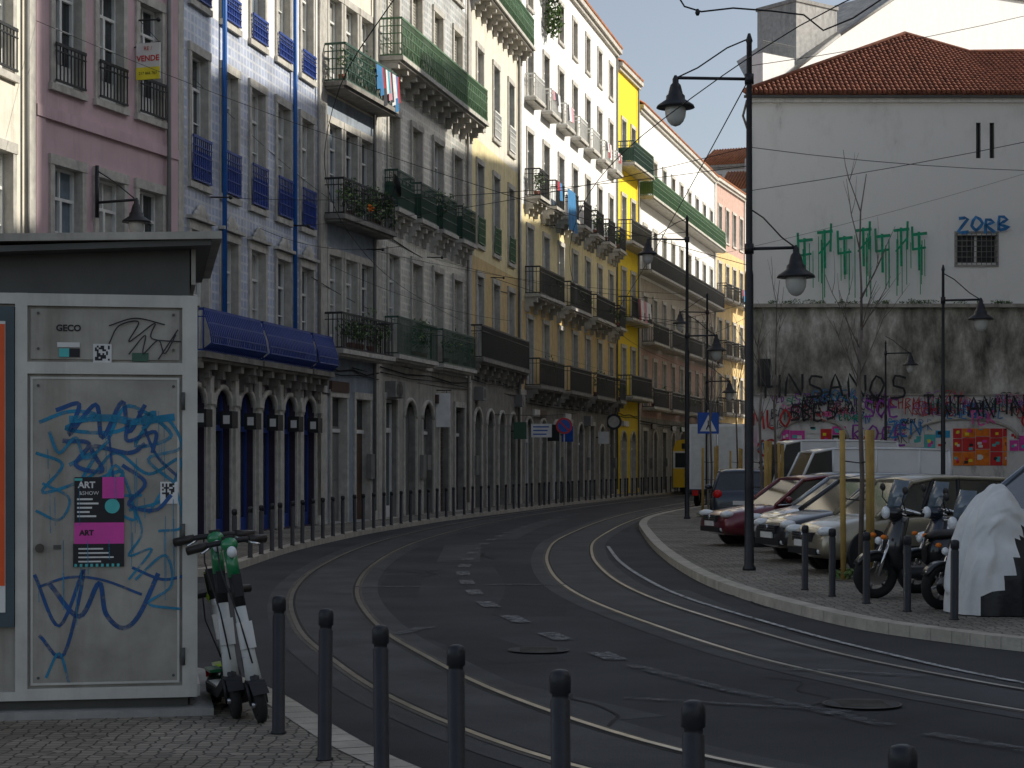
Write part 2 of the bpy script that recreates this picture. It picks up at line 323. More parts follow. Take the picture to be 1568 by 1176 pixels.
def pavement(name,kerb,rest,m,k=5):
    K=crom(kerb,k); poly=K+[Vector(p) for p in rest]; mb=MB(); h=.12
    mb.face([(*p,h) for p in poly],m)
    for i in range(len(poly)):
        a=poly[i];b=poly[(i+1)%len(poly)]; mb.face([(*a,-.01),(*b,-.01),(*b,h),(*a,h)],'kerb_stone')
    ar=sum(poly[i].x*poly[(i+1)%len(poly)].y-poly[(i+1)%len(poly)].x*poly[i].y for i in range(len(poly)))
    sgn=-1 if ar>0 else 1
    for i in range(len(K)-1):
        a,b=K[i],K[i+1]; d=(b-a); l=d.length
        if l<1e-5: continue
        d.normalize(); n=Vector((d.y,-d.x))*sgn; cnt=max(1,round(l/.9))
        for j in range(cnt):
            p=a+d*(l*j/cnt+.006); q=a+d*(l*(j+1)/cnt-.006)
            mb.face([(*p,h+.006),(*q,h+.006),(*(q+n*.22),h+.006),(*(p+n*.22),h+.006)],'kerb_stone')
            mb.face([(*(p-n*.004),-.01),(*(q-n*.004),-.01),(*(q-n*.004),h+.006),(*(p-n*.004),h+.006)],'kerb_stone')
    return mb.make(name)
pavement('pavement',[(-12,17),(-6,17),(-3.4,16),(-2.3,14.9),(-1.74,13.7),(-1.3,12.4),(-.85,11.1),(-.35,9.95),(.15,8.8),(.65,7.7),(1.2,6.5),(1.9,5),(3,3),(4.5,0)],[(4.5,-12),(-12,-12)],'cobble_beige')
pavement('pavement',[(-14,29),(-6.5,29),(-5.2,29.4),(-4.75,31),(-4.55,38),(-3.85,46),(-2.95,52.5),(-1.85,59),(-.1,67),(2.0,77),(4.4,87),(7.6,100),(11.3,113),(16.8,132),(22,146),(28,157)],[(20,165),(10,150),(4,110),(-4,90),(-6,70),(-10,50),(-14,40)],'cobble_grey')
pavement('pavement',[(14,90),(11.0,86.8),(9.6,80),(6.56,69),(4.6,60),(3.7,53),(3.3,46),(2.95,37),(2.88,29.3),(3.15,24.6),(3.76,20.6),(4.5,18.7),(5.2,17.6),(7,15.2),(9.5,12.8),(14,9)],[(45,9),(45,90)],'cobble_grey')
# ------------------------------------------------------------------ facades
def rail(mb,u0,u1,d,z,h,m,style='iron'):
    sp={'iron':.13,'lattice':.11,'belly':.125,'sheet':.12}[style]; t=.011
    def bars(pa,pb):
        pa=Vector(pa);pb=Vector(pb);L=(pb-pa).length;n=max(2,int(L/sp))
        for k in range(n+1):
            p=pa.lerp(pb,k/n)
            if style=='belly':
                o=Vector((0,-1,0)) if abs(pb.x-pa.x)>.01 else Vector((0,0,0))
                mb.tube([(p.x,p.y,z+.04),(p.x+o.x*.14,p.y+o.y*.2,z+.2*h),(p.x+o.x*.12,p.y+o.y*.16,z+.5*h),(p.x,p.y,z+h)],.022,4,m)
            else: mb.box(p.x-t,p.x+t,p.y-t,p.y+t,z+.05,z+h-.02,m)
        for zz,th in ((z+.04,.02),(z+h,.03))+(((z+h*.33,.012),(z+h*.6,.012),(z+h*.8,.012)) if style in('lattice','sheet') else ((z+h*.82,.012),)):
            mb.box(min(pa.x,pb.x)-.02,max(pa.x,pb.x)+.02,min(pa.y,pb.y)-.02,max(pa.y,pb.y)+.02,zz-th,zz+th,m)
        if style=='belly' and abs(pb.x-pa.x)>.01:
            for q,zf in ((.2,.2),(.18,.38),(.1,.68)): mb.box(pa.x,pb.x,pa.y-q-.02,pa.y-q+.01,z+h*zf-.015,z+h*zf+.015,m)
        if style=='lattice' and abs(pb.x-pa.x)>.3:
            n2=max(2,int(L/.3))
            for k in range(n2):
                a=pa.lerp(pb,k/n2);b=pa.lerp(pb,(k+1)/n2)
                mb.tube([(a.x,a.y-.012,z+.1),(b.x,b.y-.012,z+h*.78)],.012,4,m); mb.tube([(b.x,b.y-.014,z+.1),(a.x,a.y-.014,z+h*.78)],.012,4,m)
        if style=='sheet':
            mb.box(min(pa.x,pb.x)+.01,max(pa.x,pb.x)-.01 if pb.x-pa.x>.1 else max(pa.x,pb.x)+.012,min(pa.y,pb.y)+.012,max(pa.y,pb.y)+.02,z+.09,z+h*.7,m)
    bars((u0,-d,0),(u1,-d,0))
    if d>.3: bars((u0,-d,0),(u0,-.03,0)); bars((u1,-d,0),(u1,-.03,0))
def window(o,u0,u1,z0,z1,f,rng):
    W=o.part('walls');G=o.part('windows');T=o.part('trim')
    rd=.24; wm=f.get('rev','stone'); st=f.get('st','sash'); fr=f.get('fr','frame_white')
    W.face([(u0,0,z0),(u0,rd,z0),(u0,rd,z1),(u0,0,z1)],wm);W.face([(u1,rd,z0),(u1,0,z0),(u1,0,z1),(u1,rd,z1)],wm)
    W.face([(u0,0,z0),(u1,0,z0),(u1,rd,z0),(u0,rd,z0)],wm);W.face([(u0,rd,z1),(u1,rd,z1),(u1,0,z1),(u0,0,z1)],wm)
    w=u1-u0;h=z1-z0; y=rd-.02; t=.055; cx=(u0+u1)/2
    arch=f.get('arch')
    if arch=='mix': arch=rng.random()<.5
    if arch:
        r=w/2; zc=z1-r*.8; n=8
        for sgn in(-1,1):
            pts=[(cx+sgn*r*math.cos(math.pi/2*k/n),zc+r*.8*math.sin(math.pi/2*k/n)) for k in range(n+1)]
            for k in range(n):
                q=[(pts[k][0],0.004,pts[k][1]),(cx+sgn*(r+.004),.004,pts[k][1]),(cx+sgn*(r+.004),.004,pts[k+1][1]),(pts[k+1][0],.004,pts[k+1][1])]
                W.face(q if sgn>0 else q[::-1],f['m'])
        pts=[(cx+(r+.07)*math.cos(math.pi*k/16),zc+(r*.8+.07)*math.sin(math.pi*k/16)) for k in range(17)]
        T.tube([(a,-.01,b) for a,b in pts],.085,4,f.get('sur') or 'stone')
    c=rng.random()
    if st=='roll' and c>.45: st='door' if c<.75 else 'shop'
    if st=='roll':
        W.rect(u0,u1,z0,z1,rng.choice(['door_grey','door_green','shop_dark','door_wood']),y)
        for k in range(int(h/.16)): G.box(u0,u1,y-.012,y-.002,z0+k*.16,z0+k*.16+.015,'door_grey')
    elif st=='door':
        dm=rng.choice(f.get('dm',['door_wood','door_green','door_grey','shop_dark']))
        G.rect(u0,u1,z0,z1,dm,y); G.box(cx-.02,cx+.02,y-.03,y-.002,z0,z0+h*.72,'frame_brown')
        for s_ in(0,1):
            a=u0+.1+s_*(w/2-.03)
            for (za,zb) in((.05,.3),(.34,.68)): G.box(a,a+w/2-.18,y-.02,y-.002,z0+h*za,z0+h*zb,dm)
        G.box(u0,u1,y-.05,y-.003,z0+h*.72,z0+h*.75,'frame_white'); G.rect(u0+.05,u1-.05,z0+h*.77,z1-.05,'glass_dark',y-.004)
    elif st=='shop':
        G.rect(u0,u1,z0,z1,'glass_dark',y); 
        for a,b,cc,d in((u0,u0+.08,z0,z1),(u1-.08,u1,z0,z1),(u0+.08,u1-.08,z0,z0+.35),(u0+.08,u1-.08,z1-.1,z1),(u0+.08,u1-.08,z0+h*.72,z0+h*.76),(cx-.03,cx+.03,z0+.35,z0+h*.72)):
            G.box(a,b,y-.06,y-.003,cc,d,fr)
        if c<.5 or c>.85: G.rect(u0+.15,cx-.1,z0+.9,z0+1.9,'paper_white',y-.006)
    elif st=='shut' and c<.75:
        G.rect(u0,u1,z0,z1,'shutter_beige',y)
        for s_ in(0,1):
            a=u0+.03+s_*w/2; b=a+w/2-.06
            k=z0+.08
            while k<z1-.1:
                G.face([(a+.05,y-.045,k),(b-.05,y-.045,k),(b-.05,y-.01,k+.085),(a+.05,y-.01,k+.085)],'shutter_beige'); k+=.1
            G.box(a,a+.05,y-.06,y-.003,z0,z1,'shutter_beige');G.box(b-.05,b,y-.06,y-.003,z0,z1,'shutter_beige')
    else:
        gm='glass_dark' if c<.55 else ('glass_blue' if c<.75 else 'glass_curtain')
        G.rect(u0,u1,z0,z1,gm,y)
        if gm=='glass_dark' and rng.random()<.6: G.rect(u0+t,cx-.1,z0+.2,z1-.3,'glass_curtain',y-.004)
        for a,b,cc,d in((u0,u0+t,z0,z1),(u1-t,u1,z0,z1),(u0+t,u1-t,z0,z0+(.1 if h<2.2 else .45)),(u0+t,u1-t,z1-t,z1),(u0+t,u1-t,z0+h*.74,z0+h*.74+.06)):
            G.box(a,b,y-.07,y-.003,cc,d,fr)
        G.box(cx-.04,cx+.04,y-.08,y-.003,z0+.46 if h>=2.2 else z0+.1,z0+h*.74,fr); G.box(cx-.02,cx+.02,y-.05,y-.003,z0+h*.74+.06,z1-t,fr)
        G.box(u0+t,cx-.04,y-.05,y-.003,z0+h*.48,z0+h*.48+.03,fr); G.box(cx+.04,u1-t,y-.05,y-.003,z0+h*.48,z0+h*.48+.03,fr)
    s=f.get('sur','stone')
    if s and not arch:
        e=.15; T.box(u0-e,u0-.002,-.05,.01,z0-.02,z1,s);T.box(u1+.002,u1+e,-.05,.01,z0-.02,z1,s);T.box(u0-e-.02,u1+e+.02,-.065,.01,z1+.002,z1+.2,s)
        if f.get('sill',True): T.box(u0-e-.04,u1+e+.04,-.09,.01,z0-.16,z0-.022,s)
        if f.get('key'): T.box(u0-e-.08,u1+e+.08,-.16,.01,z1+.22,z1+.3,s); T.ell((cx,-.07,z1+.42),(.3,.07,.2),s); T.ell((cx-.3,-.07,z1+.36),(.14,.06,.1),s); T.ell((cx+.3,-.07,z1+.36),(.14,.06,.1),s)
    elif arch:
        T.box(u0-.15,u0-.002,-.05,.01,z0,z1-w*.4,s or 'stone');T.box(u1+.002,u1+.15,-.05,.01,z0,z1-w*.4,s or 'stone')
    j=f.get('jul')
    if j: rail(o.part('balconies'),u0-.05,u1+.05,.1,z0+.0,j[1],j[0],j[2] if len(j)>2 else 'iron')
def corbel(T,u,d,z,m):
    T.box(u-.09,u+.09,-d*.85,.01,z-.16,z-.002,m); T.box(u-.088,u+.088,-d*.55,.012,z-.34,z-.158,m); T.box(u-.086,u+.086,-d*.28,.014,z-.55,z-.338,m)
def facade(name,A,B,H,floors,depth=10,seed=1,quoin='stone',cornice='stone',roof=True,rooftile='terracotta_light',clutter=True):
    A=Vector(A);B=Vector(B);d=B-A;L=d.length; rng=random.Random(seed); r2=random.Random(seed+50)
    o=Obj(name,(A.x,A.y,.1),math.atan2(d.y,d.x)); W=o.part('walls');T=o.part('trim');Rl=o.part('balconies')
    for i,f in enumerate(floors):
        zb=f['b']; zt=floors[i+1]['b'] if i+1<len(floors) else H
        n=f['n'];w=f['w'];z0=f['z0'];z1=f['z1'];m=f['m'];mg=f.get('mg',.35);p=(L-2*mg)/n
        cs=[mg+p*(k+.5) for k in range(n)]
        W.rect(0,L,zb,z0,m);W.rect(0,L,z1,zt,m)
        last=0
        for c in cs:
            W.rect(last,c-w/2,z0,z1,m); last=c+w/2
            window(o,c-w/2,c+w/2,z0,z1,f,rng)
        W.rect(last,L,z0,z1,m)
        if f.get('band'): T.box(.01,L-.01,-.08,.01,zb-.1,zb+.12,f['band'])
        bl=f.get('bal')
        if bl:
            kind,dd,rm,rh,sty=bl; z=f['z0']-.03
            if kind=='cont': rs=[(.15,L-.15)]
            elif kind=='pair': rs=[(cs[k]-w/2-.35,cs[min(k+1,n-1)]+w/2+.35) for k in range(0,n,2)]
            else: rs=[(c-w/2-.38,c+w/2+.38) for c in cs]
            for a,b in rs:
                T.box(a-.06,b+.06,-dd-.07,.012,z-.13,z,f.get('slab','stone')); T.box(a,b,-dd+.03,.014,z-.2,z-.132,f.get('slab','stone'))
                if f.get('corb'):
                    k=max(2,int((b-a)/f['corb'])); 
                    for q in range(k+1): corbel(T,a+.1+(b-a-.2)*q/k,dd,z-.2,f.get('slab','stone'))
                rail(Rl,a,b,dd,z,rh,rm,sty)
                if f.get('plants') and rng.random()<f['plants']:
                    P=o.part('plants')
                    for _ in range(rng.randint(2,5)):
                        u=rng.uniform(a+.15,b-.15); hh=rng.uniform(.15,.45)
                        P.lathe((u,-dd+.2,z+.02),[(.09,0),(.13,.22)],'terracotta',8); P.leaves((u,-dd+.14,z+.45+hh),(.3,.22,hh+.15),60,'leaf',.065,rng)
                elif kind!='cont' and sty!='belly' and r2.random()<.3:
                    Q=o.part('laundry'); u=a+.2
                    while u<b-.4 and r2.random()<.8:
                        ww=r2.uniform(.2,.5); hh=r2.uniform(.4,.9); Q.face([(u,-dd-.05,z+rh-hh),(u+ww,-dd-.09,z+rh-hh*.95),(u+ww,-dd-.04,z+rh),(u,-dd-.04,z+rh)],r2.choice(['cloth_white','cloth_dark','cloth_blue','cloth_red','cloth_pink'])); u+=ww+.04
    T.cyl((L-.5,-.1,.3),(L-.5,-.1,H-.3),.05,n=6,m=rng.choice(['door_grey','frame_white','metal_grey']))
    if clutter:
        C=o.part('wall_fittings'); gz=floors[1]['b']-.25
        C.tube([(.1,-.07,gz),(L*.25,-.07,gz-.1),(L*.5,-.07,gz-.02),(L*.75,-.07,gz-.12),(L-.1,-.07,gz)],.022,5,'wire')
        C.tube([(.1,-.07,gz-.16),(L*.3,-.07,gz-.22),(L*.6,-.07,gz-.15),(L-.1,-.07,gz-.2)],.016,5,'wire')
        for k in range(int(L/2.2)):
            u=r2.uniform(.6,L-.9); q=r2.random()
            if q<.22: C.box(u,u+.06,-.65,-.12,2.7,3.1+r2.uniform(0,.4),r2.choice(['paper_white','sign_blue','door_wood','plastic_black','frame_green'])); C.box(u+.02,u+.04,-.13,.0,3.0,3.05,'iron_black')
            elif q<.55: C.box(u,u+r2.uniform(.3,.5),-.13,.01,r2.uniform(1.2,1.5),2.0,'door_grey')
            elif q<.72: C.box(u,u+.75,-.34,.01,gz-.9,gz-.4,'door_grey'); C.cyl((u+.3,-.345,gz-.65),(u+.3,-.33,gz-.65),.19,n=14,m='iron_black')
            else: C.box(u-.3,u+1.1,-.1,.01,3.75,4.05,r2.choice(['plastic_black','door_wood','frame_green','paper_white']))
    if quoin:
        T.box(.01,.34,-.05,.01,0,H-.02,quoin); T.box(L-.34,L-.01,-.05,.01,0,H-.02,quoin)
    if cornice:
        T.box(.01,L-.01,-.3,.012,H-.18,H+.05,cornice); T.box(.02,L-.02,-.16,.013,H-.36,H-.182,cornice)
    m=floors[-1]['m']
    W.face([(0,depth,0),(0,0,0),(0,0,H),(0,depth,H)],m);W.face([(L,0,0),(L,depth,0),(L,depth,H),(L,0,H)],m);W.face([(L,depth,0),(0,depth,0),(0,depth,H),(L,depth,H)],m)
    if roof:
        Rf=o.part('roof'); hz=H+2.4; e=.02
        Rf.face([(e,-.32,H+.06),(L-e,-.32,H+.06),(L-e,depth/2,hz),(e,depth/2,hz)],rooftile);Rf.face([(L-e,depth,H+.06),(e,depth,H+.06),(e,depth/2,hz),(L-e,depth/2,hz)],rooftile)
        Rf.face([(e,0,H+.05),(e,depth/2,hz-.01),(e,depth,H+.05)],m);Rf.face([(L-e,0,H+.05),(L-e,depth,H+.05),(L-e,depth/2,hz-.01)],m)
        u=.15
        while u<L-.1: Rf.cyl((u,-.36,H+.08),(u,depth/2,hz+.02),.07,.07,5,rooftile); u+=.27
        for _ in range(2):
            u=rng.uniform(.8,max(1,L-1.2)); T.box(u,u+.7,depth/2-.3,depth/2+.3,hz-.4,hz+1.1,'plaster_white')
    return o
P0=(-10.6,27.5);P1=(-9.15,35);P2=(-7.4,40.3);P3=(-5.31,50.9);P4=(-4.08,55.4);P5=(-1.57,66.7);P6=(.3,76.7);P7=(5.75,100);P8=(7.32,105.7);P9=(14.8,133.3);P10=(18.3,143.6)
F=dict
o=facade('apartment_building',P0,P1,17.5,[F(b=0,z0=.05,z1=3.2,n=3,w=1.3,m='plaster_cream',st='door'),F(b=4.2,z0=4.9,z1=7.5,n=3,w=1.1,m='plaster_cream'),F(b=8.4,z0=9.0,z1=11.6,n=3,w=1.1,m='plaster_cream',jul=('iron_black',.8)),F(b=12.6,z0=13.1,z1=15.5,n=3,w=1.1,m='plaster_cream')],seed=2);o.done()
# pink house
o=facade('apartment_building',P1,P2,17.2,[F(b=0,z0=.05,z1=3.2,n=3,w=1.2,m='plaster_pink',st='door'),F(b=4.2,z0=5.1,z1=7.55,n=3,w=1.0,m='plaster_pink',band='stone'),F(b=8.5,z0=9.15,z1=11.5,n=3,w=.95,m='plaster_pink',jul=('iron_black',.75),band='plaster_pink'),F(b=12.7,z0=13.2,z1=15.6,n=3,w=.95,m='plaster_pink')],seed=3,quoin='plaster_pink')
S=o.part('for_sale_sign'); S.box(3.75,3.78,-.62,-.06,9.8,10.57,'paper_white'); S.box(3.742,3.779,-.618,-.062,9.8,10.06,'paper_yellow'); S.cyl((3.77,.02,10.5),(3.77,-.62,10.59),.012,m='iron_black')
o.text('VENDE',.17,3.74,10.24,-.34,'paper_red',bold=.004,rz=-math.pi/2); o.text('217 866 763',.085,3.735,9.93,-.34,'paper_black',rz=-math.pi/2); o.text('RE /',.12,3.74,10.45,-.34,'paper_red',rz=-math.pi/2)
o.done()
# blue tiled house
o=facade('apartment_building',P2,P3,19,[F(b=0,z0=.05,z1=3.45,n=6,w=1.05,m='shop_dark',st='shop',arch=True,sur='stone',fr='iron_blue',rev='shop_dark'),
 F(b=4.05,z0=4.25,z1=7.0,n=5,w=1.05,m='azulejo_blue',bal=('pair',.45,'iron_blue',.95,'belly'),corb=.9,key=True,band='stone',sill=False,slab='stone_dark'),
 F(b=8.0,z0=8.1,z1=11.0,n=5,w=1.02,m='azulejo_blue',jul=('iron_blue',1.0,'sheet'),key=False),
 F(b=12.1,z0=12.2,z1=15.0,n=5,w=1.0,m='plaster_white',jul=('iron_blue',.6,'sheet')),F(b=15.8,z0=16.2,z1=18.2,n=5,w=1.0,m='plaster_white')],seed=4,clutter=False)
T=o.part('trim')
for u in (2.75,8.1): T.cyl((u,-.12,3.9),(u,-.12,19),.06,m='pipe_blue',n=8)
for k in range(7):
    u=.25+k*1.69; T.box(u-.12,u+.12,-.12,.02,0,3.75,'stone'); T.box(u-.17,u+.17,-.16,.025,3.1,3.35,'stone')
for k in range(6):
    u=1.1+k*1.69; S=o.part('wall_lanterns'); S.box(u-.2,u+.2,-.36,-.06,2.55,2.95,'plastic_black'); S.box(u-.207,u-.2005,-.3,-.14,2.65,2.85,'paper_white')
o.done()
# slate-blue narrow house
o=facade('apartment_building',P3,P4,18.2,[F(b=0,z0=.05,z1=3.6,n=2,w=1.2,m='plaster_bluegrey',st='door'),F(b=4.7,z0=4.95,z1=7.6,n=3,w=.95,m='plaster_bluegrey',bal=('cont',.55,'iron_black',1.0,'iron'),plants=1,sill=False),
 F(b=8.4,z0=8.7,z1=11.3,n=3,w=.95,m='plaster_bluegrey',bal=('cont',.6,'iron_black',1.0,'iron'),plants=1,sill=False,slab='stone_dark'),F(b=12.1,z0=12.4,z1=14.9,n=3,w=.95,m='plaster_cream',bal=('cont',.65,'iron_green',1.05,'lattice'),plants=1,sill=False,slab='stone_dark'),F(b=15.5,z0=16,z1=17.6,n=3,w=.8,m='plaster_cream')],seed=5)
S=o.part('laundry'); rng=random.Random(3)
for k in range(13):
    u=2.6+k*.15; z=13.35; h=rng.uniform(.6,1.2); m=rng.choice(['cloth_red','cloth_white','cloth_dark','cloth_dark','cloth_blue','cloth_teal','cloth_pink'])
    S.face([(u,-.73,z-h),(u+.15,-.79,z-h*.93),(u+.17,-.72,z),(u,-.71,z)],m)
S=o.part('satellite_dish'); S.cyl((3.95,-.8,9.98),(3.99,-.86,10.0),.1,.36,18,'plastic_black'); S.tube([(3.9,-.6,9.3),(3.95,-.8,9.98)],.025,6,'iron_black'); P=o.part('plants')
for k in range(9): P.leaves((.3+k*.5,-.55,9.2+.25*math.sin(k*2)),(.3,.22,.35),80,'leaf',.06)
for k in range(6): P.leaves((.4+k*.7,-.5,5.5+.2*math.sin(k*3)),(.25,.2,.3),50,'leaf',.06)
P.leaves((2.2,-.68,9.1),(.13,.1,.1),30,'paper_orange',.06)
o.done()
# tile & shutter house
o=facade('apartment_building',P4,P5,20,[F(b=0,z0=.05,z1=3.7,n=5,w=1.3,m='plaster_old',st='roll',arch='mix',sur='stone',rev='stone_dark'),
 F(b=4.9,z0=5.1,z1=8.2,n=4,w=1.15,m='azulejo_grey',bal=('pair',.42,'iron_green',1.15,'iron'),sill=False,st='shut',plants=1,band='stone'),
 F(b=9.4,z0=9.6,z1=12.6,n=4,w=1.15,m='azulejo_grey',bal=('each',.42,'iron_green',1.15,'sheet'),sill=False,st='shut',corb=.8,plants=.4),
 F(b=13.8,z0=14.1,z1=17.0,n=4,w=1.15,m='azulejo_grey',bal=('cont',.72,'iron_green_light',1.15,'lattice'),sill=False,st='shut',corb=.95),F(b=18,z0=18.2,z1=19.4,n=4,w=1.1,m='plaster_white')],seed=6)
o.done()
# cream / ochre house
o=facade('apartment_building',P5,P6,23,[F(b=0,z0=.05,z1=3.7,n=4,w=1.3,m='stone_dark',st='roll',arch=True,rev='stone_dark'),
 F(b=5.2,z0=5.6,z1=8.7,n=3,w=1.2,m='plaster_ochre',bal=('cont',.45,'iron_black',1.2,'iron'),sill=False,band='stone',slab='stone_dark',corb=1.3,st='shut'),
 F(b=9.4,z0=9.9,z1=12.9,n=3,w=1.15,m='plaster_paleyellow',jul=('iron_green_light',1.0,'sheet')),
 F(b=13.8,z0=14.4,z1=17.2,n=3,w=1.15,m='plaster_cream',jul=('frame_white',1.0,'sheet')),
 F(b=18.5,z0=19.1,z1=21.6,n=3,w=1.15,m='plaster_cream',bal=('cont',.65,'iron_green_light',1.15,'lattice'),sill=False,corb=1.0)],seed=7);o.done()
# long yellow-white house
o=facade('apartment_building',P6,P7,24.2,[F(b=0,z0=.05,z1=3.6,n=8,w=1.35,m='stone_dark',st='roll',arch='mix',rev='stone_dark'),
 F(b=4.7,z0=5.05,z1=7.9,n=7,w=1.15,m='plaster_ochre',bal=('pair',.65,'iron_black',1.15,'iron'),sill=False,band='stone',slab='stone_dark',corb=1.5,st='shut',plants=.4),
 F(b=8.6,z0=8.95,z1=11.8,n=7,w=1.15,m='plaster_paleyellow',bal=('pair',.65,'iron_black',1.15,'iron'),sill=False,corb=1.5,plants=1),
 F(b=12.7,z0=13.1,z1=15.9,n=7,w=1.15,m='plaster_white_clean',bal=('each',.65,'iron_black',1.15,'iron'),sill=False,corb=1.3,plants=.4),
 F(b=16.9,z0=17.3,z1=19.9,n=7,w=1.1,m='plaster_white_clean',bal=('each',.45,'frame_white',1.0,'iron'),sill=False),
 F(b=20.7,z0=21.3,z1=23.0,n=7,w=1.0,m='plaster_white_clean')],seed=8)
S=o.part('laundry')
for k in range(5): S.face([(6.6+k*.36,-.8-.05*(k%2),12.3),(6.96+k*.36,-.8-.05*((k+1)%2),12.35),(6.96+k*.36,-.74,14.2),(6.6+k*.36,-.74,14.2)],'cloth_blue')
P=o.part('plants'); P.leaves((5.2,-.4,21.6),(.75,.4,1.0),420,'leaf',.11); P.leaves((4.7,-.4,22.8),(1.0,.4,.6),260,'leaf',.11)
o.done()
o=facade('apartment_building',P7,P8,23.6,[F(b=0,z0=.05,z1=3.4,n=2,w=1.3,m='plaster_yellow',st='door',arch=True),
 F(b=4.7,z0=5.4,z1=8.1,n=2,w=1.15,m='plaster_yellow',bal=('cont',.8,'iron_black',1.15,'iron'),sill=False),
 F(b=9.0,z0=9.7,z1=12.4,n=2,w=1.15,m='plaster_yellow',bal=('cont',.8,'iron_black',1.15,'iron'),sill=False),
 F(b=13.2,z0=13.9,z1=16.5,n=2,w=1.15,m='plaster_yellow',bal=('cont',.8,'iron_black',1.15,'iron'),sill=False),
 F(b=17.4,z0=18.2,z1=20.7,n=2,w=1.1,m='plaster_yellow',bal=('cont',.9,'iron_green',1.15,'sheet'),sill=False)],seed=9,quoin=None)
S=o.part('laundry'); rng=random.Random(5)
for k in range(9):
    u=1.2+k*.42; h=rng.uniform(.6,1.3); S.face([(u,-.91,10.8-h),(u+.36,-.97,10.8-h),(u+.38,-.9,10.8),(u,-.9,10.8)],rng.choice(['cloth_red','cloth_white','cloth_dark','cloth_pink']))
S=o.part('roof_hut'); S.box(-3,1,2,5,23.9,27.2,'plaster_yellow'); S.leaves((-1,2,27.4),(1.2,.8,.4),120,'leaf',.12)
o.done()
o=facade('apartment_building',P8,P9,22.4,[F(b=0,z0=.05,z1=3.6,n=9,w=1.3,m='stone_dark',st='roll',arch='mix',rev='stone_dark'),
 F(b=4.4,z0=5.0,z1=7.8,n=9,w=1.15,m='plaster_rose',bal=('pair',.7,'iron_black',1.1,'iron'),sill=False,plants=.4),
 F(b=8.4,z0=8.8,z1=11.5,n=9,w=1.15,m='plaster_beige',bal=('pair',.7,'iron_black',1.1,'iron'),sill=False,plants=.4),
 F(b=12.5,z0=12.9,z1=15.6,n=9,w=1.15,m='plaster_white_clean',bal=('cont',.7,'iron_black',1.1,'iron'),sill=False),
 F(b=16.8,z0=17.2,z1=19.8,n=9,w=1.15,m='plaster_white_clean',bal=('cont',.8,'iron_green_light',1.2,'sheet'),sill=False)],seed=10,depth=7);o.done()
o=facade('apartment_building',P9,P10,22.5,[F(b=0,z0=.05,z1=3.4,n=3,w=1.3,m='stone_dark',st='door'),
 F(b=4.7,z0=5.4,z1=8.1,n=4,w=1.15,m='plaster_ochre',bal=('each',.7,'iron_black',1.1,'iron')),F(b=9.0,z0=9.6,z1=12.2,n=4,w=1.15,m='plaster_ochre',bal=('each',.7,'iron_black',1.1,'iron')),
 F(b=13.2,z0=13.8,z1=16.4,n=4,w=1.15,m='plaster_ochre',bal=('each',.7,'iron_black',1.1,'iron')),F(b=17.5,z0=18.2,z1=20.6,n=4,w=1.1,m='plaster_rose')],seed=11);o.done()
for (a,b,h,sd,mm) in (((17.5,172),(27,168),29.5,13,'plaster_white_clean'),((18,160),(25,158),25.5,14,'plaster_cream')):
    o=facade('hillside_house',a,b,h,[F(b=0,z0=1,z1=3,n=4,w=1.2,m=mm),F(b=h-8,z0=h-7,z1=h-5,n=4,w=1.2,m=mm),F(b=h-4,z0=h-3.2,z1=h-1,n=4,w=1.2,m=mm)],seed=sd,clutter=False);o.done()
# houses on the right side of the street, outside the frame (unseen, heights shaped to shade the street and the facades opposite)
def rhouse(y0,y1,x,h,seed,mm):
    fl=[F(b=0,z0=.1,z1=3.2,n=3,w=1.3,m=mm,st='door')]
    z=4.2
    while z+4<h+1: fl.append(F(b=z,z0=z+.7,z1=z+3,n=3,w=1.1,m=mm,jul=('iron_black',.9))); z+=4.1
    o=facade('apartment_building',(x,y1),(x,y0),h,fl,seed=seed,depth=11); o.done()
rhouse(-14,2,25,24,31,'plaster_cream');rhouse(2,16,25,25,32,'plaster_paleyellow');rhouse(16,27,25.5,27,33,'plaster_white');rhouse(27,39,26,27.2,34,'plaster_cream');rhouse(39,45.3,26,40,35,'plaster_beige');rhouse(45.3,54,27,31,36,'plaster_cream');rhouse(54,60,27.5,30.4,37,'plaster_white');rhouse(60,66,27.5,32.6,37,'plaster_white');rhouse(66,79,28,30.6,38,'plaster_beige');rhouse(79,87.2,28.4,28.5,39,'plaster_cream')
# ------------------------------------------------------------------ the white building on the right
o=Obj('white_building',(11.4,87.5,.1)); W=o.part('walls')
XR=24
wins=[(9.88,11.75,11.3,12.6),(10.8,11.02,16.3,18.0),(11.45,11.67,16.3,18.0)]
W.rect(0,XR,0,5.0,'wall_base'); W.rect(0,XR,5.0,9.2,'wall_mould')
def holes(u0,u1,z0,z1,hs,m):
    us=sorted({u0,u1}|{h[0] for h in hs}|{h[1] for h in hs}); zz=sorted({z0,z1}|{h[2] for h in hs}|{h[3] for h in hs})
    for a,b in zip(us,us[1:]):
        for c,d in zip(zz,zz[1:]):
            if not any(h[0]<=a and b<=h[1] and h[2]<=c and d<=h[3] for h in hs): W.rect(a,b,c,d,m)
holes(0,XR,9.2,19.3,wins,'wall_upper')
for k,(a,b,c,d) in enumerate(wins):
    W.face([(a,0,c),(a,.3,c),(a,.3,d),(a,0,d)],'concrete');W.face([(b,.3,c),(b,0,c),(b,0,d),(b,.3,d)],'concrete');W.face([(a,0,c),(b,0,c),(b,.3,c),(a,.3,c)],'concrete');W.face([(a,.3,d),(b,.3,d),(b,0,d),(a,0,d)],'concrete')
    W.rect(a,b,c,d,'glass_dark',.28)
T=o.part('trim')
a,b,c,d=wins[0]
for q in range(9): T.cyl((a+(b-a)*q/8,-.06,c-.1),(a+(b-a)*q/8,-.06,d+.1),.016,n=5,m='door_grey')
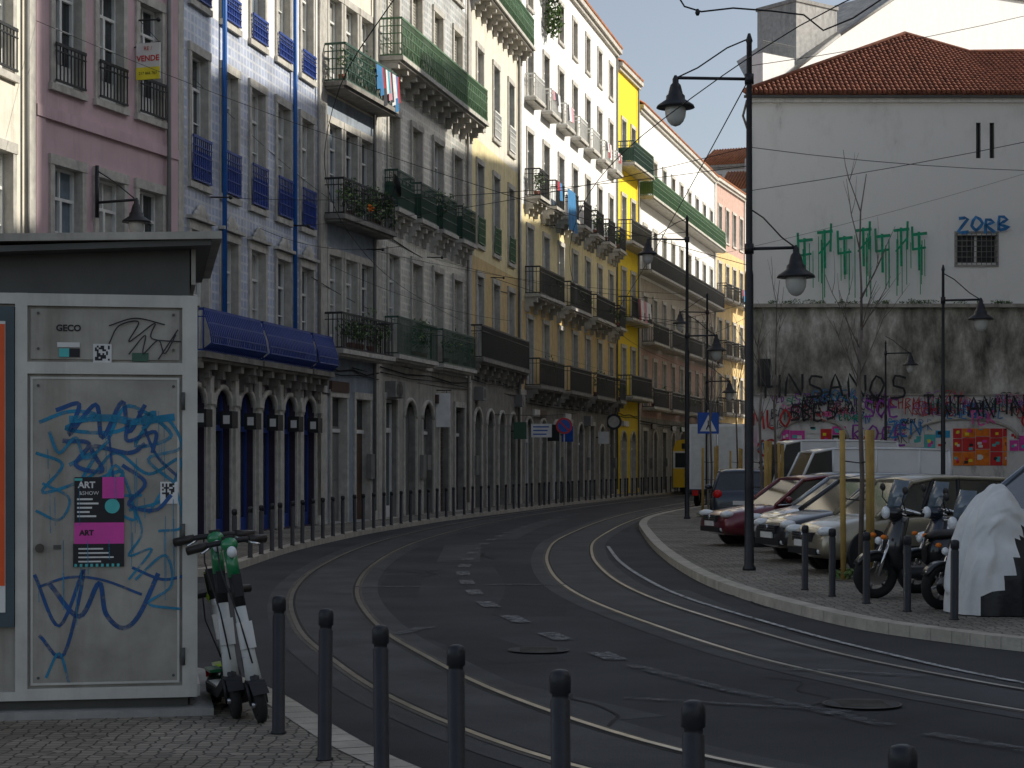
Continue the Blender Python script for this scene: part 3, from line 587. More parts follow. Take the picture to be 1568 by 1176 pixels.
for q in range(6): T.cyl((a-.1,-.08,c+(d-c)*q/5),(b+.1,-.08,c+(d-c)*q/5),.016,n=5,m='door_grey')
T.box(a-.12,a-.01,-.04,.01,c-.1,d+.1,'concrete');T.box(b+.01,b+.12,-.04,.01,c-.1,d+.1,'concrete');T.box(a-.12,b+.12,-.05,.012,d+.102,d+.2,'concrete');T.box(a-.12,b+.12,-.05,.012,c-.2,c-.102,'concrete')
T.box((a+b)/2-.05,(a+b)/2+.05,.2,.27,c,d,'frame_white')
T.box(-.05,XR,-.3,.012,9.15,9.32,'plaster_old'); T.box(-.06,XR,-.1,.012,4.95,5.03,'plaster_old')
T.box(-.05,XR,-.22,.012,18.95,19.2,'plaster_white')
T.box(.35,.95,-.12,.01,5.4,6.7,'iron_black')
P=o.part('weeds'); rw_=random.Random(4)
for k in range(22): P.leaves((rw_.uniform(.3,13.5),-.2,9.38),(rw_.uniform(.15,.6),.1,rw_.uniform(.06,.2)),35,'leaf',.06,rw_)
sp=[(0,0),(5.1,20.5),(14.6,52.5),(24,52.5),(24,0)]
for i in range(4):
    (xa,ya),(xb,yb)=sp[i],sp[i+1]; q=[(xa,ya,0),(xb,yb,0),(xb,yb,19.3),(xa,ya,19.3)]; W.face(q[::-1],'plaster_white')
rng=random.Random(11)
Pp=o.part('posters')
def posters(u0,u1,z0,z1,cols,seed):
    r=random.Random(seed); u=u0
    while u<u1-.2:
        w=r.uniform(.35,.75); z=z0
        while z<z1-.2:
            h=r.uniform(.5,.8); mm=r.choice(cols); y=-.02-r.uniform(0,.02)
            Pp.box(u,min(u+w,u1)-.03,y,-.002,z,min(z+h,z1)-.03,mm)
            for _ in range(3):
                a=r.uniform(.05,w*.5);q=r.uniform(.05,h*.5); Pp.rect(u+a,min(u+a+w*.3,u1-.05),z+q,min(z+q+h*.2,z1-.05),r.choice(['paper_white','paper_black','paper_teal','paper_yellow','paper_pink','paper_red']),y-.003-.001*_)
            z+=h
        u+=w
posters(1.5,4.6,1.9,3.5,['paper_pink','paper_black','paper_blue','paper_white','paper_pink','paper_red'],1)
posters(7.6,9.7,1.7,3.3,['paper_blue','paper_teal','paper_orange','paper_white'],2); posters(9.7,12.3,1.6,3.4,['paper_orange','paper_orange','paper_red'],3); posters(12.4,14,2.3,3.2,['paper_white','paper_pink','paper_blue'],4)
for (c,w) in ((3.0,3.3),(10.2,5.2)):
    T.tube([(c+w/2*math.cos(math.pi*k/14),-.03,2.9+.95*math.sin(math.pi*k/14)) for k in range(15)],.09,6,'stone')
Gf=o.part('graffiti'); yy=[-.004]
def stroke(pts,w,m,sm=4):
    yy[0]-=.0004; Gf.ribbon(pts,w,yy[0],m,sm)
LET={'N':[[(0,0),(.05,1),(.7,0),(.75,1)]],'S':[[(.7,.9),(.2,1),(.1,.6),(.6,.45),(.65,.1),(0,0)]],'A':[[(0,0),(.35,1),(.7,0)],[(.1,.4),(.6,.4)]],'O':[[(.35,0),(0,.4),(.3,1),(.7,.6),(.35,0)]],'K':[[(0,0),(0,1)],[(.6,1),(.05,.5),(.7,0)]],'E':[[(.6,1),(0,1),(0,0),(.6,0)],[(0,.5),(.5,.5)]],'T':[[(0,1),(.7,1)],[(.35,1),(.35,0)]],'I':[[(0,0),(0,1)]],'H':[[(0,0),(0,1)],[(.6,0),(.6,1)],[(0,.5),(.6,.5)]],'R':[[(0,0),(0,1),(.6,.8),(.05,.5),(.65,0)]],'Z':[[(0,1),(.7,1),(0,0),(.7,0)]],'B':[[(0,0),(0,1),(.6,.78),(.05,.5),(.65,.25),(0,0)]],'C':[[(.6,.9),(.1,.9),(0,.3),(.6,.05)]],'M':[[(0,0),(.1,1),(.4,.3),(.7,1),(.8,0)]],'Y':[[(0,1),(.35,.5),(.7,1)],[(.35,.5),(.3,0)]],'L':[[(0,1),(0,0),(.6,0)]],'D':[[(0,0),(0,1),(.65,.5),(0,0)]]}
def word(t,u,z,h,m,w=.07,sx=.8,jit=.05,r=rng):
    for ch in t:
        if ch==' ': u+=h*.4; continue
        dz=r.uniform(-.08,.08)*h
        for pl in LET[ch]: stroke([(u+(p[0]+r.uniform(-jit,jit))*h*sx,z+dz+(p[1]+r.uniform(-jit,jit))*h) for p in pl],w,m,2)
        u+=h*sx*(.95 if ch not in 'IM' else (.35 if ch=='I' else 1.1))
for i in range(90):
    u=rng.uniform(.1,14.5); z=rng.uniform(1.2,4.7); 
    if (1.3<u<4.5 or 7.4<u<13) and z<3.7: z=rng.uniform(3.75,4.7)
    t=''.join(rng.choice('NSAOKETHRZBCMYLD') for _ in range(rng.randint(2,6)))
    word(t,u,z,rng.uniform(.2,.62),rng.choice(['ink_black','ink_black','ink_black','ink_purple','ink_red','ink_blue','ink_green','ink_pink']),rng.uniform(.03,.055),rng.uniform(.6,1),.12)
for (t,u,z,h,m) in (('MLO',.1,3.4,.8,'ink_red'),('KEE',.2,2.0,.8,'ink_red'),('SBES',1.9,3.8,.75,'ink_black'),('ROCE',4.9,2.6,.9,'ink_purple'),('BAS',5.2,1.6,.8,'ink_red'),('SOE',5.4,3.9,.8,'ink_purple'),('ZEN',6.6,3.0,.7,'ink_blue'),('ORA',12.9,3.4,.7,'ink_red'),('TEK',10.4,3.6,.6,'ink_pink')): word(t,u,z,h,m,.1)
word('HNSANOS',.7,4.85,1.1,'ink_black',.11,.95); word('TNTAN INIMN',8.2,4.0,.95,'ink_black',.1,.8); word('ZORB',9.9,12.75,.65,'ink_blue',.15,1.05); word('ES',13.3,12.7,.6,'ink_blue',.14,1)
# dripping green paint letters, flat on the plaster
for k,(u,zt) in enumerate([(2.55,12.3),(3.5,12.7),(4.45,12.4),(5.35,12.8),(6.25,12.5),(7.15,12.8),(8.0,12.6)]):
    stroke([(u-.35,zt),(u+.4,zt+.08)],.14,'spray_green',1); stroke([(u,zt+.15),(u+.03,zt-1.7)],.12,'spray_green',1)
    if k%2==0: stroke([(u-.32,zt-.7),(u+.34,zt-.6)],.11,'spray_green',1); stroke([(u-.32,zt+.4),(u-.28,zt-.7)],.11,'spray_green',1)
    else: stroke([(u+.32,zt+.45),(u+.29,zt-.9)],.11,'spray_green',1); stroke([(u-.25,zt-1.0),(u+.3,zt-.35)],.09,'spray_green',1)
    for q in range(5):
        uu=u+rng.uniform(-.4,.45); stroke([(uu,zt-rng.uniform(0,.5)),(uu+.01,rng.uniform(9.4,11.0))],rng.uniform(.035,.06),'spray_green',1)
# roof with individual barrel tiles
Rf=o.part('roof')
ridge=[(-.35,-.45,19.35),(8.8,6.5,23.7),(12.1,6.5,22.75),(24.3,6.5,22.9)]
def ridge_at(u):
    for a,b in zip(ridge,ridge[1:]):
        if a[0]<=u<=b[0]:
            t=(u-a[0])/(b[0]-a[0]); return Vector(a).lerp(Vector(b),t)
    return Vector(ridge[-1])
for a,b in zip(ridge,ridge[1:]):
    Rf.face([(a[0],-.45,19.3),(b[0],-.45,19.3),b,a] if a!=ridge[0] else [(a[0],-.45,19.3),(b[0],-.45,19.3),b],'terracotta')
u=-.25
while u<24.2:
    rp=ridge_at(u); ea=Vector((u,-.5,19.34)); rp.x=u; L=(rp-ea).length; n=max(1,int(L/.42)); 
    for k in range(n):
        p=ea.lerp(rp,k/n);q=ea.lerp(rp,min(1,(k+1.12)/n)); j=rng.uniform(-.012,.012)
        Rf.cyl(p+Vector((j,0,.045)),q+Vector((j,0,0)),.1,.082,6,'terracotta')
    u+=.235
Rf.tube([Vector(p)+Vector((0,0,.08)) for p in ridge],.13,6,'terracotta')
Rf.face([ridge[0],ridge[1],(14.6,52.5,19.3),(5.1,20.5,19.3)],'terracotta');Rf.face([ridge[1],ridge[2],ridge[3],(24.3,52.5,19.3),(14.6,52.5,19.3)],'terracotta')
T.box(-.35,XR,-.42,-.3,19.12,19.24,'metal_dark'); T.tube([(-.2,-.3,19.0),(-.3,.4,18.4),(-.12,-.08,17.6),(-.1,-.1,9.4)],.06,8,'metal_dark')
o.done()
# bright building on the slope behind it
o=Obj('white_apartment_block',(20.3,148,.1),math.radians(38)); W=o.part('walls')
pr=[(0,32.0),(3,33.5),(9,37.5),(19,43.5),(45,45)]
for (a,za),(b,zb) in zip(pr,pr[1:]):
    W.face([(a,0,0),(b,0,0),(b,0,zb),(a,0,za)],'plaster_white_clean')
    ya,yb=(12 if a>8 else 1+a*1.2),(12 if b>8 else 1+b*1.2)
    W.face([(a,0,za),(b,0,zb),(b,yb,zb),(a,ya,za)],'metal_grey')
    o.part('trim').tube([(a,-.15,za+.1),(b,-.15,zb+.1)],.16,4,'concrete')
W.face([(0,1,0),(0,0,0),(0,0,32),(0,1,32)],'plaster_white_clean')
B=o.part('roof_terrace'); B.box(.3,4.0,.3,2,30,35.0,'plaster_white_clean'); B.box(5.5,10.5,1.5,6,30,40.2,'plaster_grey'); B.box(5.4,10.6,1.4,6.1,40.2,40.5,'concrete')
rail(B,.3,4.0,-.33,35.0,1.0,'iron_black')
o.done()
# ------------------------------------------------------------------ street lamps
def lantern(mb,c,s=1):
    mb.lathe(c,[(.02*s,.06*s),(.05*s,0),(.05*s,-.06*s),(.085*s,-.1*s),(.1*s,-.16*s),(.12*s,-.24*s),(.15*s,-.27*s),(.155*s,-.33*s),(.29*s,-.42*s),(.31*s,-.46*s),(.24*s,-.46*s)],'post_black',20)
def bulb(mb,c,s=1):
    mb.ell((c[0],c[1],c[2]-.52*s),(.17*s,.17*s,.24*s),'glass_lamp',14,8)
def street_lamp(x,y,H,arms,r=.075,rot=0):
    o=Obj('street_lamp',(x,y,.12),rot); P=o.part('post')
    P.lathe((0,0,0),[(r*1.5,0),(r*1.5,.04),(r*1.1,.08),(r*1.0,1.3),(r*1.05,1.32),(r,1.4),(r*.95,H*.55),(r*.75,H*.56),(r*.6,H-.15),(r*.8,H-.12),(r*.3,H)],'post_black',14)
    A=o.part('arms')
    for dx,z in arms:
        A.tube([(0,0,z),(dx,0,z+.02)],.026,8,'post_black'); A.tube([(0,0,z+.65),(dx*.3,0,z+.5),(dx*.7,0,z+.18),(dx*.97,0,z+.03)],.012,6,'post_black')
        A.cyl((0,0,z-.08),(0,0,z+.08),r*1.05,m='post_black'); lantern(A,(dx,0,z)); bulb(o.part('lamp_glass'),(dx,0,z))
    o.done()
street_lamp(3.8,29.3,8.6,[(-1.18,7.87),(.75,5.15)],.072)
street_lamp(10.3,43.7,6.45,[(.9,5.6)],.055)
street_lamp(5.36,56,9.3,[(-1.2,8.55),(.9,5.6)],.07)
street_lamp(14.3,70,6.4,[(.95,5.9)],.055)
street_lamp(7.9,74,8.6,[(-1.1,7.8),(.9,5.0)],.07)
d=Vector(P2)-Vector(P1); ang=math.atan2(d.y,d.x)
o=Obj('wall_lamp',M=Matrix.Translation((P1[0]+.38*d.x,P1[1]+.38*d.y,.1))@Matrix.Rotation(ang,4,'Z')); A=o.part('bracket')
A.cyl((0,-.1,6.7),(0,-.1,7.75),.04,m='post_black'); A.tube([(0,-.1,7.0),(0,-1.0,7.02)],.028,8,'post_black'); A.tube([(0,-.1,7.65),(0,-.5,7.4),(0,-.95,7.05)],.014,6,'post_black'); lantern(A,(0,-1.0,7.0),.95); bulb(o.part('lamp_glass'),(0,-1.0,7.0),.95)
o.done()
# ------------------------------------------------------------------ bollards
def bollard(x,y,h=1.0,r=.041,base=.12):
    mb=MB(); mb.lathe((0,0,0),[(r*1.25,0),(r*1.25,.012),(r,.02),(r,h-.125),(r*.86,h-.12),(r*.86,h-.1),(r*1.08,h-.095),(r*1.08,h-.03),(r*.9,h-.008),(r*.4,h)],'post_black',18)
    mb.make('bollard',Matrix.Translation((x,y,base))@Matrix.Rotation(R_.uniform(-.012,.012),4,'Y')@Matrix.Rotation(R_.uniform(0,6),4,'Z'))
for x,y in [(-1.49,11.67),(-1.09,10.63),(-.68,9.56),(-.256,8.53),(.204,7.51),(.652,6.54),(1.169,5.51)]: bollard(x,y,.88)
for x,y in [(3.97,24.8),(4.13,23.6),(4.34,22.4),(4.58,21.2),(4.86,20.1)]: bollard(x,y,.88,.045)
kp=crom([(-4.5,31.5),(-4.28,38),(-3.6,46),(-2.7,52.5),(-1.6,59),(.15,67),(2.25,77),(4.65,87),(7.85,100),(11.5,113)],20); acc=0; nxt=0
for a,b in zip(kp,kp[1:]):
    if acc>=nxt: bollard(a.x-.28,a.y,.93,.045); nxt+=R_.choice([1.25,1.25,1.3,1.2])
    acc+=(b-a).length
for k in range(5):
    mb=MB(); mb.tube([(0,-.35,0),(0,-.33,.75),(0,-.2,.85),(0,.2,.85),(0,.33,.75),(0,.35,0)],.025,6,'post_black'); mb.make('bike_rack',Matrix.Translation((1.2+k*.33,75+k*1.3,.12)))
# ------------------------------------------------------------------ signs
def sign_post(name,x,y,h):
    o=Obj(name,(x,y,.12)); o.part('post').cyl((0,.03,0),(0,.03,h),.03,m='metal_grey'); return o
o=sign_post('no_parking_sign',2.1,73.7,3.45); P=o.part('plate')
def disc(P,r,y,m,z,x=0): P.cyl((x,y,z),(x,y+.015,z),r,n=28,m=m,smooth=False)
disc(P,.33,-.02,'sign_red',3.2);disc(P,.25,-.03,'sign_blue',3.2);P.box(-.25,.25,-.04,-.03,-.03,.03,'sign_red',Matrix.Translation((0,0,3.2))@Matrix.Rotation(.78,4,'Y')); o.done()
o=sign_post('info_sign',1.2,74.5,3.4); P=o.part('plate'); P.box(-.42,.42,-.03,0,2.75,3.3,'paper_white'); 
for k in range(3): P.box(-.34,.2+.05*k,-.035,-.031,2.85+k*.15,2.9+k*.15,'sign_blue')
o.done()
o=sign_post('pedestrian_crossing_sign',6.65,62,3.5); P=o.part('plate'); P.box(-.36,.36,-.03,0,2.7,3.42,'sign_blue'); P.face([(-.28,-.034,2.78),(.28,-.034,2.78),(0,-.034,3.34)],'paper_white'); P.tube([(0,-.04,3.15),(0,-.04,3.0),(-.07,-.04,2.84)],.02,5,'paper_black');P.tube([(0,-.04,3.0),(.07,-.04,2.84)],.02,5,'paper_black'); o.done()
o=Obj('hanging_sign',(-2.72,62.2,.1)); P=o.part('panel'); P.box(.0,.62,-.04,.04,2.95,4.1,'paper_white'); P.tube([(-.4,0,4.2),(.66,0,4.2)],.02,6,'iron_black'); P.cyl((.1,0,4.1),(.1,0,4.2),.012,m='iron_black');P.cyl((.5,0,4.1),(.5,0,4.2),.012,m='iron_black'); P.tube([(-.4,0,3.0),(.0,0,3.0)],.015,6,'iron_black'); o.done()
o=Obj('round_shop_sign',(5.4,97,.1)); o.part('panel').cyl((0,0,3.9),(0,.1,3.9),.42,n=24,m='paper_black'); o.part('panel').cyl((0,-.01,3.9),(0,0,3.9),.3,n=24,m='plaster_grey'); o.part('panel').tube([(-.9,.05,3.9),(0,.05,3.9)],.025,6,'iron_black'); o.done()
# ------------------------------------------------------------------ kiosk
ka=math.radians(11)
o=Obj('kiosk',(-2.18,12.6,.12),ka); B=o.part('body'); Fm=o.part('frame'); zt=2.87
B.box(-3.2,0,.0,2.2,.12,zt,'metal_grey'); o.part('plinth').box(-3.25,.12,-.12,2.3,0,.05,'concrete'); B.box(-3.15,-.05,.05,2.15,.05,.12,'metal_dark')
B.box(-3.15,-.04,-.02,2.1,zt,zt+.38,'metal_dark')
for a,b,c,d in ((-.09,0.012,.12,zt+.004),(-1.2,-1.12,.12,zt+.004),(-1.12,-.09,zt-.08,zt+.003),(-1.12,-.09,2.33,2.41),(-1.12,-.09,.12,.2),(-3.2,-1.2,zt-.07,zt+.003),(-3.2,-1.2,.12,.18)):
    Fm.box(a,b,-.04,.01,c,d,'metal_frame')
Fm.box(0,.03,.02,2.2,zt-.058,zt+.002,'metal_frame'); Fm.box(0,.03,.02,2.2,.12,.2,'metal_frame'); Fm.box(0,.03,2.1,2.2,.2,zt-.06,'metal_frame')
Pn=o.part('panels'); Pn.box(-1.1,-.11,-.022,-.002,.22,2.31,'metal_grey'); Pn.box(-1.1,-.11,-.02,-.002,2.43,zt-.1,'metal_grey')
for a,b,c,d in ((-1.1,-1.085,.22,2.31),(-.125,-.11,.22,2.31),(-1.085,-.125,.22,.235),(-1.085,-.125,2.295,2.31)): Pn.box(a,b,-.028,-.0222,c,d,'metal_frame')
for z in (.4,1.25,2.15): Fm.cyl((-.085,-.05,z-.06),(-.085,-.05,z+.06),.014,m='metal_dark',n=8)
Fm.cyl((-1.04,-.06,1.15),(-1.04,-.02,1.15),.03,m='rail_edge'); Fm.box(-.95,-.9,-.03,-.021,1.14,1.17,'metal_dark')
for (a,z) in ((-1.05,.27),(-.15,.27),(-1.05,2.25),(-.15,2.25),(-1.05,2.5),(-.15,2.5),(-1.05,2.74),(-.15,2.74)): Fm.cyl((a,-.03,z),(a,-.02,z),.01,m='metal_dark',n=8)
Ad=o.part('advert_case'); Ad.box(-2.9,-1.205,-.055,-.002,.62,2.78,'teal_frame'); Ad.box(-2.82,-1.262,-.062,-.056,.72,2.68,'paper_white'); Ad.box(-2.82,-1.265,-.0655,-.0622,.9,2.66,'orange_ad')
Rf=o.part('roof')
def slab(x0,x1,y0,y1,za,zb,t,m): 
    Rf.rings([[(x0,y0,za),(x0,y1,za),(x0,y1,za+t),(x0,y0,za+t)],[(x1,y0,zb),(x1,y1,zb),(x1,y1,zb+t),(x1,y0,zb+t)]],m,True,False)
slab(-3.6,.17,-.3,2.45,3.11,3.24,.05,'metal_grey'); slab(-3.55,.1,-.26,2.4,3.0,3.2,.04,'metal_dark'); Rf.box(-.03,.0,-.04,2.1,2.95,3.2,'metal_grey')
Gk=o.part('graffiti'); yk=[-.0235]
def ks(pts,w,m):
    yk[0]-=.0004; Gk.ribbon([(-1.11+a*.0044,2.33-b*.00412) for a,b in pts],w,yk[0],m,7)
for pts,w,m in [([(15,80),(60,62),(100,68),(55,90),(130,95),(190,62),(160,118),(215,100),(150,52),(118,108)],.026,'spray_blue'),([(40,60),(75,50),(60,100),(100,50),(110,105),(140,45),(150,95),(175,50)],.03,'spray_blue_d'),([(10,130),(50,150),(20,195),(90,170),(130,130),(180,165),(228,140),(205,205),(150,225)],.022,'spray_blue'),([(8,330),(45,415),(82,322),(52,462),(15,430)],.024,'spray_blue_d'),([(30,345),(75,400),(105,345),(115,395),(140,420),(165,400),(195,330)],.032,'spray_blue_d'),([(60,150),(100,130),(80,180),(140,160),(120,200)],.026,'spray_blue'),([(165,60),(190,130),(225,170)],.02,'spray_blue_d'),([(155,320),(200,340),(235,335)],.02,'spray_blue_d'),([(25,500),(45,460),(60,510)],.018,'spray_blue'),([(15,350),(60,335),(110,340),(170,365)],.018,'spray_blue_d'),([(150,200),(170,260),(150,300),(185,290),(150,340)],.016,'spray_blue'),([(20,180),(60,205),(45,240),(10,225)],.018,'spray_blue'),([(120,100),(128,190)],.016,'spray_blue_d'),([(180,230),(215,180),(232,250),(195,260)],.018,'spray_blue'),([(60,75),(120,72),(160,78),(220,70)],.05,'spray_blue'),([(150,75),(148,110),(190,95),(186,130)],.026,'spray_blue_d'),([(95,240),(130,150),(160,240),(110,205),(170,200)],.02,'spray_blue'),([(170,90),(205,70),(230,120),(180,140),(220,180)],.022,'spray_blue'),([(160,340),(205,300),(215,350),(180,380),(230,390)],.018,'spray_blue'),([(50,110),(90,115),(70,150),(110,160),(95,120),(150,130),(175,115)],.03,'spray_blue_d'),([(30,95),(45,130),(70,105),(85,140),(120,110)],.022,'spray_blue'),([(140,150),(175,180),(150,215),(190,225),(215,200)],.026,'spray_blue_d')]: ks(pts,w,m)
for k in range(26):
    a=R_.uniform(10,225); b=R_.uniform(60,380); ks([(a,b),(a+1,b+R_.uniform(30,120))],.005,'spray_blue')
for pts in ([(120,-45),(135,-75),(165,-82),(150,-50),(165,-60),(190,-80),(185,-55),(230,-50)],[(120,-75),(160,-88),(205,-78)],[(150,-28),(175,-60),(172,-30),(195,-52),(205,-30),(222,-62)],[(195,-20),(225,-70)]): ks([(a,b-5) for a,b in pts],.009,'ink_black')
St=o.part('posters')
def kp_(a0,a1,b0,b1,m,y): St.box(-1.11+a0*.0044,-1.11+a1*.0044,-y,-.0225,2.33-b1*.00412,2.33-b0*.00412,m)
kp_(68,143,170,245,'paper_black',.038);kp_(110,143,170,205,'paper_pink',.0395);kp_(68,143,245,280,'paper_pink',.0385);kp_(66,143,280,318,'paper_black',.038); kp_(68,80,172,176,'paper_teal',.0396)
St.cyl((-1.11+125*.0044,-.041,2.33-218*.00412),(-1.11+125*.0044,-.038,2.33-218*.00412),.05,n=20,m='paper_teal')
for k in range(5): kp_(72,72+R_.uniform(15,34),205+k*7,208+k*7,'paper_white',.0392)
for k in range(4): kp_(74,74+R_.uniform(25,60),287+k*7,289.5+k*7,'paper_white',.0392)
for k in range(9): kp_(68+k*8,72+k*8,313,318,'paper_teal',.0388)
o.text('ART',.06,-.73,1.575,-.0395,'paper_white',bold=.002);o.text('&SHOW',.036,-.715,1.52,-.0395,'paper_white'); o.text('GECO',.06,-.85,2.64,-.026,'paper_black',bold=.002); o.text('ART',.05,-.73,1.25,-.041,'paper_black',bold=.002)
def qr(a0,b0,s):
    kp_(a0,a0+s,b0,b0+s*1.35,'paper_white',.03)
    for i in range(8):
        for j in range(8):
            if R_.random()<.5: kp_(a0+s*.1+i*s*.1,a0+s*.1+(i+1)*s*.1,b0+s*.1+j*s*.11,b0+s*.1+(j+1)*s*.11,'paper_black',.0312)
qr(198,178,27); qr(96,-50,28); kp_(42,76,-52,-44,'paper_white',.03); kp_(45,60,-42,-28,'paper_teal',.03); kp_(60,76,-42,-28,'paper_black',.03); kp_(155,180,-36,-22,'frame_green',.027)
o.done()
# ------------------------------------------------------------------ kick scooters
def kick(x,y,ang,main,lean=.15,hh=1.18):
    o=Obj('kick_scooter',M=Matrix.Translation((x,y,.12))@Matrix.Rotation(lean,4,'Y')@Matrix.Rotation(ang,4,'Z'))
    W=o.part('wheels')
    for yy_ in (0,.95):
        W.torus((0,yy_,.125),(1,0,0),.095,.034,'tyre'); W.cyl((-.03,yy_,.125),(.03,yy_,.125),.07,m=main if yy_ else 'plastic_black',n=16); W.cyl((-.05,yy_,.125),(.05,yy_,.125),.02,m='rim',n=10)
    for s_ in (-1,1): W.tube([(s_*.05,0,.125),(s_*.055,.02,.27)],.014,6,'plastic_black')
    D=o.part('deck'); D.rings([[(-w,yv,z0),(w,yv,z0),(w,yv,z0+.07),(-w,yv,z0+.07)] for yv,w,z0 in ((.16,.05,.2),(.24,.085,.13),(.75,.09,.13),(.86,.05,.15))],'plastic_black',True,False); D.box(-.07,.07,.26,.74,.2,.206,'white_plastic'); D.box(-.045,.045,.8,1.1,.25,.27,main); D.box(-.04,.04,1.08,1.1,.2,.26,'light_red')
    S=o.part('stem'); S.tube([(0,.0,.13),(0,.03,.3),(0,.08,.34)],.04,8,'plastic_black'); S.rings([[(-.055,a,z),(.055,a,z),(.055,a+.03,z+.02),(-.055,a+.03,z+.02)] for a,z in ((-.13,.2),(-.06,.265),(.04,.275),(.1,.24))],'plastic_black',True,False); S.tube([(0,.05,.28),(0,.08,.45),(0,.12,.8)],[.056,.048,.04],10,'white_plastic'); S.tube([(0,.119,.78),(0,.14,.98)],.043,10,'plastic_black'); S.tube([(0,.14,.98),(0,.158,hh-.04)],.044,10,main); S.tube([(0,.07,.34),(0,.09,.44)],.054,10,'plastic_black')
    S.box(-.05,.05,-.01,.04,.5,.68,'paper_white',Matrix.Rotation(-.08,4,'X')); S.box(-.03,.03,.06,.09,.85,1.0,'paper_black')
    H=o.part('handlebar'); H.tube([(-.26,.24,hh),(-.1,.17,hh+.02),(.1,.17,hh+.02),(.26,.24,hh)],.019,8,'plastic_black'); 
    for s in(-1,1): H.tube([(s*.14,.19,hh+.015),(s*.27,.245,hh)],.029,8,'leather'); H.tube([(s*.13,.14,hh),(s*.2,.11,hh-.03)],.009,5,'chrome')
    H.ell((0,.14,hh),(.06,.05,.05),main); H.ell((0,.09,hh-.05),(.035,.03,.04),'light_clear'); H.box(-.035,.035,.13,.2,hh+.03,hh+.06,'plastic_black')
    H.tube([(-.08,.15,hh),(-.1,.06,hh-.15),(-.03,.05,hh-.5),(0,0,.4)],.006,5,'plastic_black')
    o.done()
kick(-1.66,12.15,.35,'green_paint',-.16,1.2); kick(-1.86,12.35,.3,'green_paint',-.1,1.22); kick(-1.93,12.9,.25,'lime_paint',-.2,.8)
